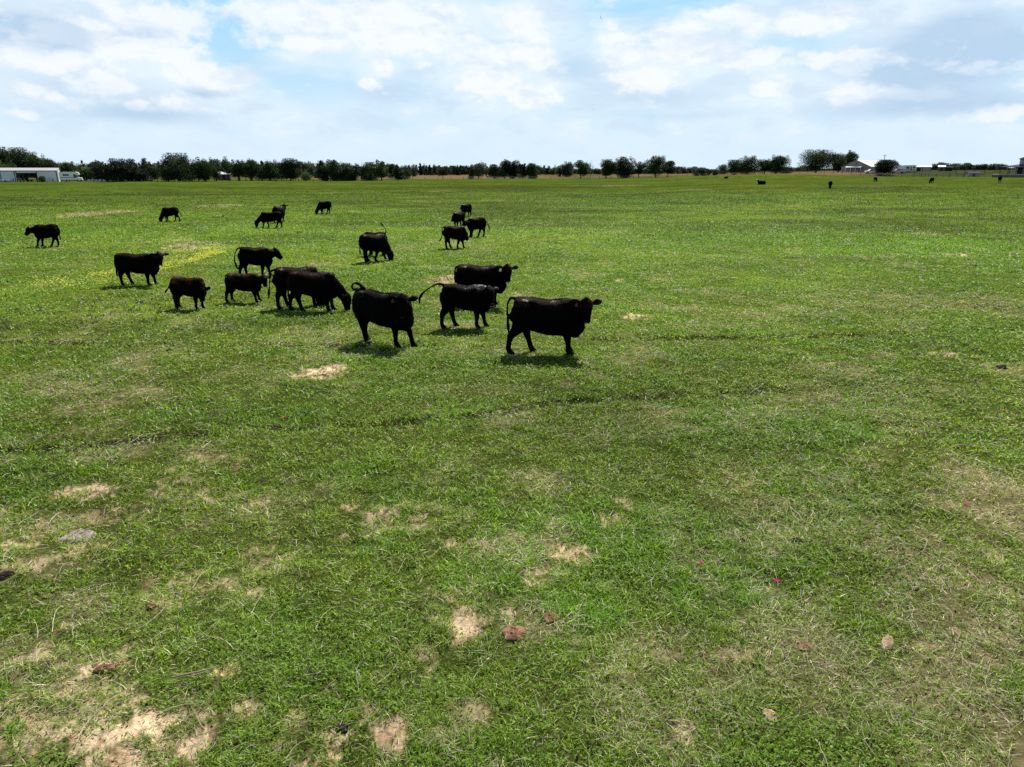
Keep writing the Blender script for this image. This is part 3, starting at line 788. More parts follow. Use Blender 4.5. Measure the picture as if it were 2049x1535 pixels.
        e.add(V, [tuple(range(6)), tuple(range(11, 5, -1))] + [(i, i + 6, (i + 1) % 6 + 6, (i + 1) % 6) for i in range(6)])
        em = e.mesh('ear_tag'); em.transform(S); link_mesh('ear_tag', em, tagc, o)
    return o
GW = 'cattle watching the camera'; GG = 'cattle grazing with heads down'; GF = 'far cattle at the back of the pasture'
# -- front three
cow(1087, 707, -6, 1.30, (1064, 1019.5, 1138, 1137), ('look', -84, (.90, -.16, 1.27, 66)), [(-.72, 1.26), (-.82, 1.25), (-.885, 1.08), (-.88, .8), (-.865, .6), (-.85, .45)], 'tinged', M_RED, -1, 1.02, .018,
    deep=0, ext=(1023, 1168), hu=1173, hv=592, label='largest black cow on the right of the herd, side on, with red ear tag', group=GW)
cow(776, 687.5, -30, 1.30, (734, 734, 825.4, 793), ('look', -60, (.80, -.10, 1.22, 62)), [(-.72, 1.26), (-.84, 1.25), (-.89, 1.33), (-.82, 1.40), (-.68, 1.40), (-.55, 1.35, -.03), (-.40, 1.32, -.06)], 'black', M_RED, -1, .98, .018, girth=1.05,
    deep=0.0, ext=(704, 824), hu=805, hv=585, label='big black cow facing the camera with red ear tag and tail curled over its back', group=GW)
cow(930, 655.5, -3, 1.17, (911.4, 886.2, 970.6, 954.2), ('look', -62, (.90, -.08, 1.16, 52)), [(-.74, 1.27), (-.88, 1.29), (-1.06, 1.21), (-1.24, 1.09), (-1.37, .96), (-1.43, .84), (-1.43, .70)], 'black', None, 1, .96, .018,
    deep=0.09, ext=(882, 980), hu=977, hv=570, label='young black cow with its tail stretched straight out behind it', group=GW)
cow(958, 612, -6, 1.27, (930, 918, 990.6, 985), ('look', -80, (.90, -.10, 1.33, 62)), 'hang', 'tinged', M_WHITE, -1, 1.08, .02,
    deep=0.02, ext=(911, 1011), hu=1015, hv=526, label='black cow with white ear tag standing behind the one with outstretched tail', group=GW)
# -- overlapping grazers on the left of centre
cow(630, 622.5, 4, 1.19, (583, 606, 666, 657), ('graze', -8, (1.05, 0, .62, 86)), 'hang', 'tinged', None, 1, 1.02, .02, girth=1.08,
    deep=0.03, ext=(575, 676), hu=693, hv=584, label='black cow grazing at the front of the overlapping pair, head down to the right', group=GG)
cow(603, 614.5, 24, 1.24, (577, 559, 637, 630), ('graze', 10), [(-.74, 1.22), (-.86, 1.17), (-.90, .95), (-.93, .7), (-.97, .5), (-.98, .32)], 'tinged', None, 1, 1.0, .02,
    deep=0.03, ext=(546, 640), hu=646, hv=590, label='black cow with hanging tail half hidden behind the grazing cow', group=GG)
cow(380, 618.5, -12, .98, (360, 355, 406.7, 393.8), ('low', -62, (.82, -.10, .86, 74)), [(-.74, 1.20), (-.80, 1.16), (-.88, .98), (-.98, .82), (-1.10, .70), (-1.18, .60)], 'brown', None, 1, .95, .018,
    deep=0.08, ext=(339, 411), hu=403, hv=572, label='rusty backed calf with lowered head and tail swung out to the left', group=GW, name='calf')
cow(280, 571, 3, 1.17, (265.6, 246.8, 311.8, 297.8), ('look', -72, (1.02, -.08, 1.30, 56)), 'hang', 'tinged', None, 1, 1.12, .02,
    deep=0.04, ext=(228, 316), hu=318, hv=502, label='black cow beside the yellow flowers looking back at the camera', group=GW)
cow(511, 554, 14, 1.17, (495.7, 482.6, 541, 526), ('up', -18, (.98, -.02, 1.26, 48)), 'bow', 'black', None, 1, .86, .02,
    ext=(477, 543), hu=548, hv=494.5, label='black cow in profile facing right with its tail held in a bow', group=GW)
cow(489, 604.5, 4, .93, (466.5, 455, 519.6, 513), ('look', -66, (.95, -.06, 1.20, 52)), 'hang', 'brown', None, 1, 1.02, .018,
    ext=(450.5, 521), hu=527, hv=548, label='rusty backed calf standing side on in front of the cow with the bowed tail', group=GW, name='calf')
cow(750, 523, 33, 1.24, (737, 732.6, 771, 751.5), ('graze', -45, (1.05, -.18, .60, 84)), 'hang', 'tinged', None, 1, 1.0, .02, girth=1.1,
    deep=0.02, ext=(719, 772), hu=781, hv=500, label='black cow seen from behind, grazing in the middle of the pasture', group=GG)
cow(757, 512, 168, 1.15, (None,) * 4, ('look', -40, (.62, .10, 1.28, 20)), [(-.74, 1.22), (-.82, 1.30), (-.82, 1.42), (-.72, 1.56), (-.62, 1.68), (-.60, 1.74), (-.50, 1.76)], 'black', None, 1, .62, .02,
    ext=(733, 770.5), hu=742, hv=464, label='cow hidden behind a grazing cow, only its back and raised tail showing', group=GW)
# -- group right of centre, farther off
cow(911, 498, 12, 1.21, (902.2, 894, 927.6, 915.5), ('low', 35, (.98, .15, .98, 55)), [(-.74, 1.22), (-.84, 1.16), (-.86, .95), (-.88, .72), (-.98, .52), (-1.08, .42)], 'tinged', None, 1, .88, .022,
    deep=0.08, ext=(887, 932.5), hu=929, hv=462, label='black cow nearest in the small group right of centre, tail hanging clear', group=GW)
cow(954, 474.5, 202, 1.20, (967.5, 957, 944, 941), ('level', 10, (1.0, .04, 1.18, 40)), 'slant', 'tinged', None, 1, .9, .022,
    ext=(940, 968), hu=933, hv=440, label='black cow facing left in the small group, tail slanting out to the right', group=GW)
cow(917, 456, 236, 1.12, (None,) * 4, ('low', -12, (.95, -.05, 1.05, 50)), 'hang', 'tinged', None, 1, .9, .024, girth=1.05,
    ext=(906, 929), hu=909, hv=430, label='black cow half hidden behind the nearest one of the small group', group=GW)
cow(933, 434.5, 228, 1.14, (None, None, None, None), ('look', -5, (.95, .0, 1.22, 40)), 'hang', 'black', None, 1, .85, .024,
    ext=(924, 942), hu=926.5, hv=409, label='farthest black cow of the small group right of centre', group=GW)
# -- left and back
cow(95, 494, 184, 1.21, (117, 101.5, 76, 86), ('look', 28, (1.02, .06, 1.24, 52)), 'hang', 'tinged', None, 1, 1.02, .022,
    ext=(68, 119), hu=59, hv=452, label='black cow walking left at the left edge of the herd', group=GW)
cow(342, 443.5, 178, 1.14, (360, 350.4, 332.8, 336), ('graze', 0, (1.06, 0, .58, 84)), 'slant', 'black', None, 1, .98, .026,
    ext=(324, 357), hu=320, hv=434, label='black cow grazing to the left below the small bare patch', group=GG)
cow(545, 456, 182, 1.13, (563.7, 553.5, 527, 538), ('graze', 0, (1.10, 0, .56, 84)), 'hang', 'black', None, 1, 1.12, .026,
    deep=0.04, ext=(520, 564.5), hu=510.5, hv=440, label='black cow grazing to the left in front of another cow', group=GG)
cow(557, 445.5, 78, 1.22, (None,) * 4, ('up', 20), [(-.72, 1.28), (-.80, 1.36), (-.84, 1.34, -.2), (-.86, 1.22, -.34), (-.86, 1.08, -.30), (-.84, .98, -.2)], 'black', None, 1, .9, .026,
    ext=(549, 566), hu=None, hv=None, label='black cow seen from behind with looped tail, beyond a grazing cow', group=GW)
cow(652, 428.5, 193, 1.19, (658.4, 654, 643, 646.3), ('graze', 0, (1.04, 0, .58, 84)), 'hang', 'black', None, 1, .95, .028,
    ext=(637, 662), hu=632.5, hv=419, label='black cow grazing alone near the far side of the herd', group=GG)
# -- far right cattle
def far_root(u, v, Y): 
    p = P(u, v, Y); return Vector((p.x, p.y, gz1(p.x, p.y)))
def Yfor(u, v, lo, hi):
    best = None
    for i in range(60):
        Y = lo + (hi - lo) * i / 59; p = P(u, v, Y); e = abs(p.z - gz1(p.x, p.y))
        if best is None or e < best[0]: best = (e, Y)
    return best[1]
cow(0, 0, 246, 1.25, head=('graze', 0), vox=.035, root=far_root(1662, 377, Yfor(1662, 377, 110, 190)), girth=1.15,
    ext=(1657.5, 1666.5), label='black cow facing the camera with head down, nearest of the far right cattle', group=GF)
cow(0, 0, 262, 1.15, head=('graze', 0), vox=.035, root=far_root(1752, 364, Yfor(1752, 364, 140, 240)), len_=.9,
    ext=(1748.5, 1755.5), label='small looking black cow below the white roofed barn', group=GF)
cow(0, 0, 214, 1.22, head=('graze', 0), vox=.035, root=far_root(1864, 367, Yfor(1864, 367, 130, 230)),
    ext=(1861, 1869), label='black cow grazing to the left below the tan metal building', group=GF)
cow(0, 0, 56, 1.40, head=('up', 0), vox=.035, root=far_root(2001, 365.5, Yfor(2001, 365.5, 120, 230)), girth=1.2,
    ext=(1997, 2005.5), label='black cow with its back to the camera below the porch at the right edge', group=GF)
def lying_cow(u, v, Y, label, face, flip=1):
    g = far_root(u, v, Y); mb = MB()
    mb.loft([(-.85, 0, .35), (-.75, 0, .42), (-.4, 0, .45), (.1, 0, .47), (.5, 0, .47), (.75, 0, .45), (.85, 0, .42)], [(.12, .15), (.28, .32), (.38, .42), (.42, .44), (.36, .42), (.24, .32), (.12, .16)], 18, side=(0, 1, 0))
    mb.loft([(.55, 0, .6), (.8, 0, .8), (.92, 0, .98)], [(.18, .22), (.13, .17), (.1, .12)], 12, side=(0, 1, 0))
    mb.loft([(.86, 0, 1.0), (.95, 0, 1.03), (1.1, 0, .96), (1.3, 0, .84), (1.4, 0, .78)], [(.07, .08), (.12, .13), (.11, .12), (.08, .09), (.05, .05)], 12, side=(0, 1, 0))
    for sg in (1, -1):
        mb.loft([(.93, sg * .08, 1.04), (.9, sg * .22, 1.08), (.88, sg * .32, 1.06)], [(.04, .03), (.07, .03), (.03, .02)], 8, side=(1, 0, 0))
        mb.loft([(.6, sg * .2, .2), (.8, sg * .3, .1), (.55, sg * .34, .06)], [.11, .08, .06], 8)
        mb.loft([(-.5, sg * .3, .25), (-.25, sg * .42, .14), (-.6, sg * .45, .07)], [.2, .12, .06], 8)
    me0 = mb.mesh('tmp'); tmp = bpy.data.objects.new('tmp', me0); COL.objects.link(tmp)
    md = tmp.modifiers.new('r', 'REMESH'); md.mode = 'VOXEL'; md.voxel_size = .035
    me = bpy.data.meshes.new_from_object(tmp.evaluated_get(bpy.context.evaluated_depsgraph_get()))
    bpy.data.objects.remove(tmp)
    me.materials.clear(); me.polygons.foreach_set('use_smooth', [True] * len(me.polygons))
    o = link_mesh('lying_cow', me, M_HIDE['black'], label=label, cat='cow', group=GF)
    o.location = g; o.rotation_euler = (0, 0, math.radians(170 if flip > 0 else 20))
    if face:
        e = MB(); e.loft([(.9, 0, 1.06), (1.0, 0, 1.07), (1.2, 0, .96), (1.34, 0, .86)], [(.09, .12), (.14, .14), (.12, .12), (.09, .08)], 12, side=(0, 1, 0))
        e.build('face_blaze', M_FACE, o, True, label='white hair over the face')
lying_cow(1524, 370, Yfor(1524, 370, 130, 260), 'black cow with white face lying down alone in the far pasture', True)
lying_cow(1453, 352.5, 300, 'dark cow lying in the shade left of the far tree clump', False, -1)

# ------------------------------------------------------------------ dung pats, stones, flowers
def lump(name, u, v, rx, ry, h, mat, label, cat, group=None, seed=0, rings=5, rough=.5, parent=None, crack=0.0):
    g = G(u, v); n = 26; r0 = random.Random(seed)
    V = []; Fc = []
    nr_ = 9
    for i in range(nr_ + 1):
        t = i / nr_
        for k in range(n):
            a = 2 * math.pi * k / n
            nx_ = math.cos(a) * t; ny_ = math.sin(a) * t
            e = 1 + rough * (float(fbm(np.array([math.cos(a) * 2 + seed]), np.array([math.sin(a) * 2.0]), 1.1, 3, seed)[0]) - .5) * 1.5 * t
            q = float(fbm(np.array([nx_ * 2 + 7]), np.array([ny_ * 2 + seed]), 3.0, 4, seed + 5, .65)[0])
            z = h * ((1 - t ** 3.0) * (.65 + .7 * q) + crack * (abs(math.sin(9 * t + 3 * q)) - .5) * (1 - t)) - (.03 if i == nr_ else 0)
            V.append((nx_ * rx * e, ny_ * ry * e, z * .7 if h < .2 else z))
    for i in range(nr_):
        for k in range(n):
            a = i * n + k; b = i * n + (k + 1) % n
            Fc.append((a, b, b + n, a + n))
    me = bpy.data.meshes.new(name); me.from_pydata(V, [], Fc); me.update()
    o = link_mesh(name, me, mat, label=label, cat=cat, group=group)
    o.location = (g.x, g.y, float(ground_z(np.array([g.x]), np.array([g.y]))[0]) + .012); o.rotation_euler = (0, 0, r0.random() * 6)
    return o
def dung_mat(name, c1, c2):
    m, nt, out = mat_new(name)
    pos = nt.n('ShaderNodeTexCoord').outputs['Object']
    n1 = nt.noise(pos, 14.0, 6, 0.7); n2 = nt.noise(pos, 45.0, 4, .7)
    c = nt.mix(nt.rng(n1, .35, .62), c1, c2)
    nt.t.links.new(principled(nt, c, .9, .15, 0, bumpn(nt, nt.math('ADD', n1, nt.math('MULTIPLY', n2, .4)), 1.0, .03)), out.inputs[0])
    return m
M_DB = dung_mat('brown_dung', (0.13, 0.06, 0.035, 1), (0.33, 0.19, 0.12, 1))
M_DG = dung_mat('grey_dung', (0.14, 0.11, 0.09, 1), (0.40, 0.34, 0.28, 1))
M_DK = dung_mat('dark_dung', (0.012, 0.009, 0.008, 1), (0.05, 0.03, 0.025, 1))
M_DT = dung_mat('tan_dung', (0.26, 0.18, 0.10, 1), (0.50, 0.38, 0.24, 1))
GD = 'cow pats in the grass'
lump('cow_pat', 1027, 1272, .13, .12, .045, M_DB, 'large reddish brown cow pat in the bare patches at bottom centre', 'cow pat', GD, 3, crack=.35)
lump('cow_pat', 1101, 1235, .085, .075, .03, M_DB, 'smaller brown cow pat just above right of the largest one', 'cow pat', GD, 4)
lump('cow_pat', 155, 1075, .21, .15, .05, M_DG, 'grey cracked dry cow pat at lower left', 'cow pat', GD, 5, crack=.5)
lump('cow_pat', 1609, 1297, .08, .07, .03, M_DB, 'flat pinkish brown cow pat at lower right', 'cow pat', GD, 6)
lump('cow_pat', 1541, 1437, .08, .06, .03, M_DT, 'pale straw coloured dry cow pat near the bottom edge', 'cow pat', GD, 7)
lump('cow_pat', 2004, 738, .13, .10, .07, M_DK, 'fresh black cow pat near the right edge', 'cow pat', GD, 8)
lump('cow_pat', 303, 1214, .055, .04, .03, M_DB, 'small rusty cow pat in lush grass at lower left', 'cow pat', GD, 9)
lump('cow_pat', 207, 1340, .09, .05, .035, M_DB, 'brown cow pat with dark edge in the bare soil at lower left', 'cow pat', GD, 10)
lump('cow_pat', 14, 1152, .07, .06, .035, M_DK, 'dark cow pat at the left edge', 'cow pat', GD, 11)
lump('cow_pat', 1746, 1008, .07, .06, .03, M_DT, 'pale dry cow pat among the straw on the right', 'cow pat', GD, 12)
lump('cow_pat', 280, 605, .20, .13, .06, M_DK, 'black cow pat below the cow beside the yellow flowers', 'cow pat', GD, 13)
lump('cow_pat', 1593, 1084, .08, .06, .03, M_DK, 'small dark cow pat right of centre', 'cow pat', GD, 14)
lump('cow_pat', 685, 1456, .055, .04, .025, M_DK, 'dark crumbled cow pat on bare soil near the bottom edge', 'cow pat', GD, 15)
lump('cow_pat', 598, 467, .22, .16, .12, M_DK, 'dark cow pat in the rough grass below the two overlapping grazers', 'cow pat', GD, 16)
lump('cow_pat', 340, 700, .10, .07, .05, M_DK, 'small dark cow pat on the cattle path at left', 'cow pat', GD, 17)
lump('cow_pat', 967, 461, .16, .1, .06, M_DK, 'dark cow pat beside the small group of cattle', 'cow pat', GD, 18)
lump('dry_grass_clump', 1775, 1290, .13, .05, .05, M_DT, 'orange tinged clump of dead grass at lower right', 'dry grass', None, 19)
M_STICK = basic('dead_stick', (0.30, 0.24, 0.19), .9, .1)
g = G(385, 1358); mb = MB()
mb.loft([(-.16, -.012, .02), (-.05, .0, .035), (.06, .012, .04), (.17, .03, .05)], [.006, .007, .006, .004], 6)
mb.loft([(-.10, -.02, .02), (.02, -.015, .03), (.14, .015, .035)], [.004, .005, .003], 6)
o = mb.build('dead_twig', M_STICK, None, True, label='pale dead twig lying on the turf at lower left', cat='twig')
o.location = (g.x, g.y, float(ground_z(np.array([g.x]), np.array([g.y]))[0]) + .03); o.rotation_euler = (0, 0, .15)
M_PINK = basic('pink_petals', (0.62, 0.03, 0.22), .6, .2)
M_STEM = basic('flower_stem', (0.08, 0.17, 0.03), .7, .2)
def pink(u, v, label):
    g = G(u, v + 6); z = float(ground_z(np.array([g.x]), np.array([g.y]))[0])
    root = empty('pink_flower', (g.x, g.y, z), random.Random(u).random() * 6, label=label, cat='flower', group='scattered pink wildflowers')
    k = max(1.0, math.hypot(g.x, g.y) / 9)
    mb = MB(); mb.loft([(0, 0, -.01), (.004, 0, .05), (0, .003, .10)], [.002, .002, .002], 5); mb.build('stem', M_STEM, root)
    mb = MB()
    for i in range(5):
        a = i * 2 * math.pi / 5; ca, sa = math.cos(a), math.sin(a); r1, r2, w_ = .006, .030, .013
        mb.add([(0, 0, .098), (ca * r1 * 2.4 - sa * w_, sa * r1 * 2.4 + ca * w_, .108), (ca * r2, sa * r2, .122), (ca * r1 * 2.4 + sa * w_, sa * r1 * 2.4 - ca * w_, .108)], [(0, 3, 2, 1)])
        mb.add([(0, 0, .095), (ca * r1 * 2.4 - sa * w_, sa * r1 * 2.4 + ca * w_, .105), (ca * r2, sa * r2, .119), (ca * r1 * 2.4 + sa * w_, sa * r1 * 2.4 - ca * w_, .105)], [(0, 1, 2, 3)])
    mb.build('petals', M_PINK, root)
for u, v, l in [(1401, 1140, 'pink flower left of the lush green clump at lower right'), (1553, 1170, 'pink flower at the right end of the lush green clump'), (1798, 914, 'bright pink flower in the straw right of centre'),
                (1993, 831, 'left one of two pink flowers near the right edge'), (2008, 827, 'right one of two pink flowers near the right edge'), (1930, 1021, 'pink flower low in the dry grass near the right edge'),
                (1265, 729, 'pink flower closest to the group on the right of the big cow'), (1330, 717, 'topmost of the pink flowers right of the big cow'), (1302, 723, 'middle one of the pink flowers right of the big cow'),
                (1333, 728, 'rightmost of the pink flowers right of the big cow'), (1131, 774, 'pink flower below the big cow on the right'), (762, 813, 'pink flower left of centre below the curled tail cow'),
                (1201, 760, 'pink flower in bright grass below right of the big cow'), (570, 838, 'pink flower in bright grass left of centre')]:
    pink(u, v, l)

# ------------------------------------------------------------------ birds
M_BIRD = basic('dark_feathers', (0.012, 0.012, 0.015), .7, .2)
def bird(u, v, Y, span, roll, yaw, label):
    p = P(u, v, Y); mb = MB()
    mb.loft([(-.32, 0, 0), (-.18, 0, 0), (0, 0, .01), (.16, 0, .02), (.26, 0, .02), (.33, 0, 0)], [(.10, .015), (.05, .03), (.085, .08), (.06, .06), (.035, .04), (.01, .01)], 10, side=(0, 1, 0))
    for sg in (1, -1):
        mb.loft([(.05, sg * .04, .03), (.08, sg * .35, .12), (.02, sg * .62, .16), (-.08, sg * .88, .17)], [(.13, .02), (.13, .014), (.10, .01), (.03, .006)], 8, side=(1, 0, 0))
    o = mb.build('soaring_bird', M_BIRD, None, True, label=label, cat='bird', group='birds soaring in the sky')
    o.location = p; o.scale = (span / 1.76,) * 3; o.rotation_euler = (roll, 0, yaw)
bird(1202, 36, 230, 1.7, math.radians(62), math.radians(60), 'large dark bird high in the sky right of centre')
bird(1188, 220, 420, 1.6, math.radians(20), math.radians(100), 'small dark bird in mid sky below the large one')
bird(1176, 291, 560, 1.6, math.radians(8), math.radians(95), 'faint lowest bird just above the far trees')
bird(621, 38, 900, 1.3, math.radians(15), math.radians(80), 'tiny speck of a bird in the upper left cloud')

# ------------------------------------------------------------------ trees
def foliage_mat(name):
    m, nt, out = mat_new(name)
    att = nt.n('ShaderNodeAttribute'); att.attribute_name = 'Col'
    a = principled(nt, att.outputs['Color'], .6, .2)
    tr = nt.n('ShaderNodeBsdfTranslucent'); nt.put(tr.inputs[0], nt.vmath('MULTIPLY', att.outputs['Color'], (1.1, 1.1, .6)))
    mx = nt.n('ShaderNodeMixShader'); mx.inputs[0].default_value = .22
    nt.t.links.new(a, mx.inputs[1]); nt.t.links.new(tr.outputs[0], mx.inputs[2]); nt.t.links.new(mx.outputs[0], out.inputs[0])
    return m
M_LEAF = foliage_mat('tree_foliage')
M_BARK = basic('bark', (0.07, 0.055, 0.045), .9, .1, 0, .3, 2.0)
M_PALE = basic('dead_wood', (0.30, 0.28, 0.26), .9, .1)
KIND = {  # colour, variation, low start of crown, compactness
 'oak': ((.036, .062, .018), .55, .07), 'dark': ((.018, .030, .012), .35, .03), 'cedar': ((.020, .036, .018), .35, .02),
 'light': ((.075, .120, .035), .5, .06), 'grey': ((.075, .095, .060), .5, .08), 'bushy': ((.035, .064, .018), .5, .03)}  # grey: pale foliage, doubling as distance haze put into far tree colour
trng = np.random.default_rng(11)
def crown_cards(w_, h, low, kind, dens=1.0, lean=0.0, card=None, gaps=.35):
    """leaf clump cards of one crown, w_ wide, from low*h to h; local coordinates"""
    col, var, _ = KIND[kind]; R = w_ / 2; H = h * (1 - low)
    nl = int(np.clip(6 + w_ * 1.3, 7, 34)); L = []
    for i in range(nl):
        if kind == 'cedar':
            t = trng.random() ** .8; rad = R * (1 - t) ** .75 * .75; a = trng.random() * 6.28
            L.append((math.cos(a) * rad * .8, math.sin(a) * rad * .8, low * h + t * H * .93, R * (.22 + .30 * (1 - t)), H * .11))
        else:
            t = trng.random(); prof = math.sin(math.pi * min(1, (t * .82 + .16))) ** .6
            a = trng.random() * 6.28; rad = R * prof * (.25 + .75 * trng.random())
            rl = (R * .34 + .3) * (.7 + .7 * trng.random())
            L.append((math.cos(a) * rad * .95 + lean * t * H, math.sin(a) * rad * .82, low * h + H * (.10 + .76 * t), rl, rl * .72))
    if kind != 'cedar':
        for i in range(int(4 + w_ * .6)):      # ragged outer sprays
            a = trng.random() * 6.28; t = .35 + .65 * trng.random(); prof = math.sqrt(max(0, 1 - (t * 1.05 - .1) ** 2.4)) if t < 1 else .2
            rl = (R * .10 + .18) * (.7 + .8 * trng.random())
            L.append((math.cos(a) * R * (prof * .98 + .04) + lean * t * H, math.sin(a) * R * prof * .9, low * h + H * (.14 + .86 * t), rl, rl * 1.3))
        nl = len(L)
    L = np.array(L); card = card or .42
    n = int(np.clip(dens * 400 * w_ * H / (8 * card), 600, 15000))
    pw = L[:, 3] ** 2; k = trng.choice(nl, n, p=pw / pw.sum())
    dirs = trng.normal(size=(n, 3)); dirs /= np.linalg.norm(dirs, axis=1)[:, None]
    rr_ = (.35 + .72 * trng.random(n) ** .55)
    spike = trng.random(n) < .10; rr_[spike] *= 1.28
    p = L[k, :3] + dirs * np.column_stack([L[k, 3], L[k, 3], L[k, 4]]) * rr_[:, None]
    p = np.vstack([p, np.column_stack([trng.normal(0, R * .27, n // 3), trng.normal(0, R * .27, n // 3), low * h + H * (.04 + .72 * trng.random(n // 3))])])
    n = len(p); k = np.concatenate([k, trng.integers(0, nl, n - len(k))])
    p[:, 2] = np.clip(p[:, 2], .1, h * 1.03)
    s = card * (.35 + .65 * trng.random(n))
    a = trng.normal(size=(n, 3)); a /= np.linalg.norm(a, axis=1)[:, None]
    b = trng.normal(size=(n, 3)); b -= a * (a * b).sum(1)[:, None]; b /= np.linalg.norm(b, axis=1)[:, None]
    a *= (s * .62)[:, None]; b *= (s * .40)[:, None]
    V = np.stack([p - a, p - b * .9 + a * .2, p + a * 1.1, p + b - a * .15], axis=1)
    lobe = (.45 + 1.5 * trng.random(nl) ** 1.6)[k]
    c = np.array(col)[None, :] * (lobe * (.8 + .4 * trng.random(n)))[:, None]
    return V, c
def trunk_mb(h, w_, low, lean=0.0, multi=1, r=None):
    mb = MB(); r = r or (.05 * h * .5 + .08)
    for m_ in range(multi):
        a0 = trng.random() * 6.28; sp = (.05 + .12 * trng.random()) * w_ if multi > 1 else .0
        bx, by = math.cos(a0) * sp * .3, math.sin(a0) * sp * .3
        tx, ty = math.cos(a0) * sp + lean * h * .6, math.sin(a0) * sp
        mb.loft([(bx, by, -.4), (bx, by, .1), (bx + (tx - bx) * .4, by + (ty - by) * .4, h * .25), (tx * .8, ty * .8, h * .5), (tx, ty, h * .78)], [r * 1.5, r * 1.15, r * .8, r * .5, r * .15], 7)
        for j in range(4):
            t = .22 + .13 * j; a = trng.random() * 6.28; q = Vector((bx + (tx - bx) * t, by + (ty - by) * t, h * t))
            e = q + Vector((math.cos(a) * w_ * .32, math.sin(a) * w_ * .32, h * (.2 + .1 * trng.random())))
            mb.loft([q, q.lerp(e, .5) + Vector((0, 0, h * .02)), e], [r * .5, r * .33, r * .1], 5)
    return mb
def tree(u, vtop, wpx, Y, kind, label, group='trees beyond the pasture', name='tree', low=None, lean=0.0, multi=1, dens=1.0, gaps=.35):
    p0 = P(u, 350, Y); zb = gz1(p0.x, Y); top = P(u, vtop, Y).z
    h = top - zb; wm = wpx * Y / F * 1.12
    root = empty(name, (p0.x, Y, zb), label=label, cat='bush' if name == 'bush' else 'tree', group=group)
    low = KIND[kind][2] if low is None else low
    V, c = crown_cards(wm, h, low, kind, dens, lean)
    link_mesh('crown', quads_mesh('crown', V, c), M_LEAF, root)
    trunk_mb(h, wm, low, lean, multi, r=(.30 if kind != 'cedar' else .2) * min(1, h / 9)).build('trunk', M_BARK, root, True)
    return root
def bare_tree(u, vtop, wpx, Y, label):
    p0 = P(u, 350, Y); zb = gz1(p0.x, Y); h = P(u, vtop, Y).z - zb; wm = wpx * Y / F
    root = empty('dead_tree', (p0.x, Y, zb), label=label, cat='tree', group='trees beyond the pasture')
    mb = MB(); mb.loft([(0, 0, -.3), (0, 0, h * .3), (.1, 0, h * .6), (0, 0, h * .95)], [.24, .18, .11, .04], 7); mb.build('trunk', M_PALE, root)
    mb = MB()
    for j in range(16):
        t = .32 + .04 * j; a = trng.random() * 6.28; q = Vector((.05, 0, h * t)); L_ = wm * .55 * (1.1 - .6 * (t - .3))
        e = q + Vector((math.cos(a) * L_, math.sin(a) * L_ * .8, h * (.12 + .12 * trng.random())))
        mb.loft([q, q.lerp(e, .5), e], [.07, .05, .02], 5)
        for s_ in range(3):
            q2 = q.lerp(e, .4 + .2 * s_); mb.loft([q2, q2 + Vector(((trng.random() - .5) * 1.4, (trng.random() - .5) * 1.4, .5 + trng.random() * .8))], [.035, .015], 4)
    mb.build('branches', M_PALE, root)
T = 'trees beyond the pasture'
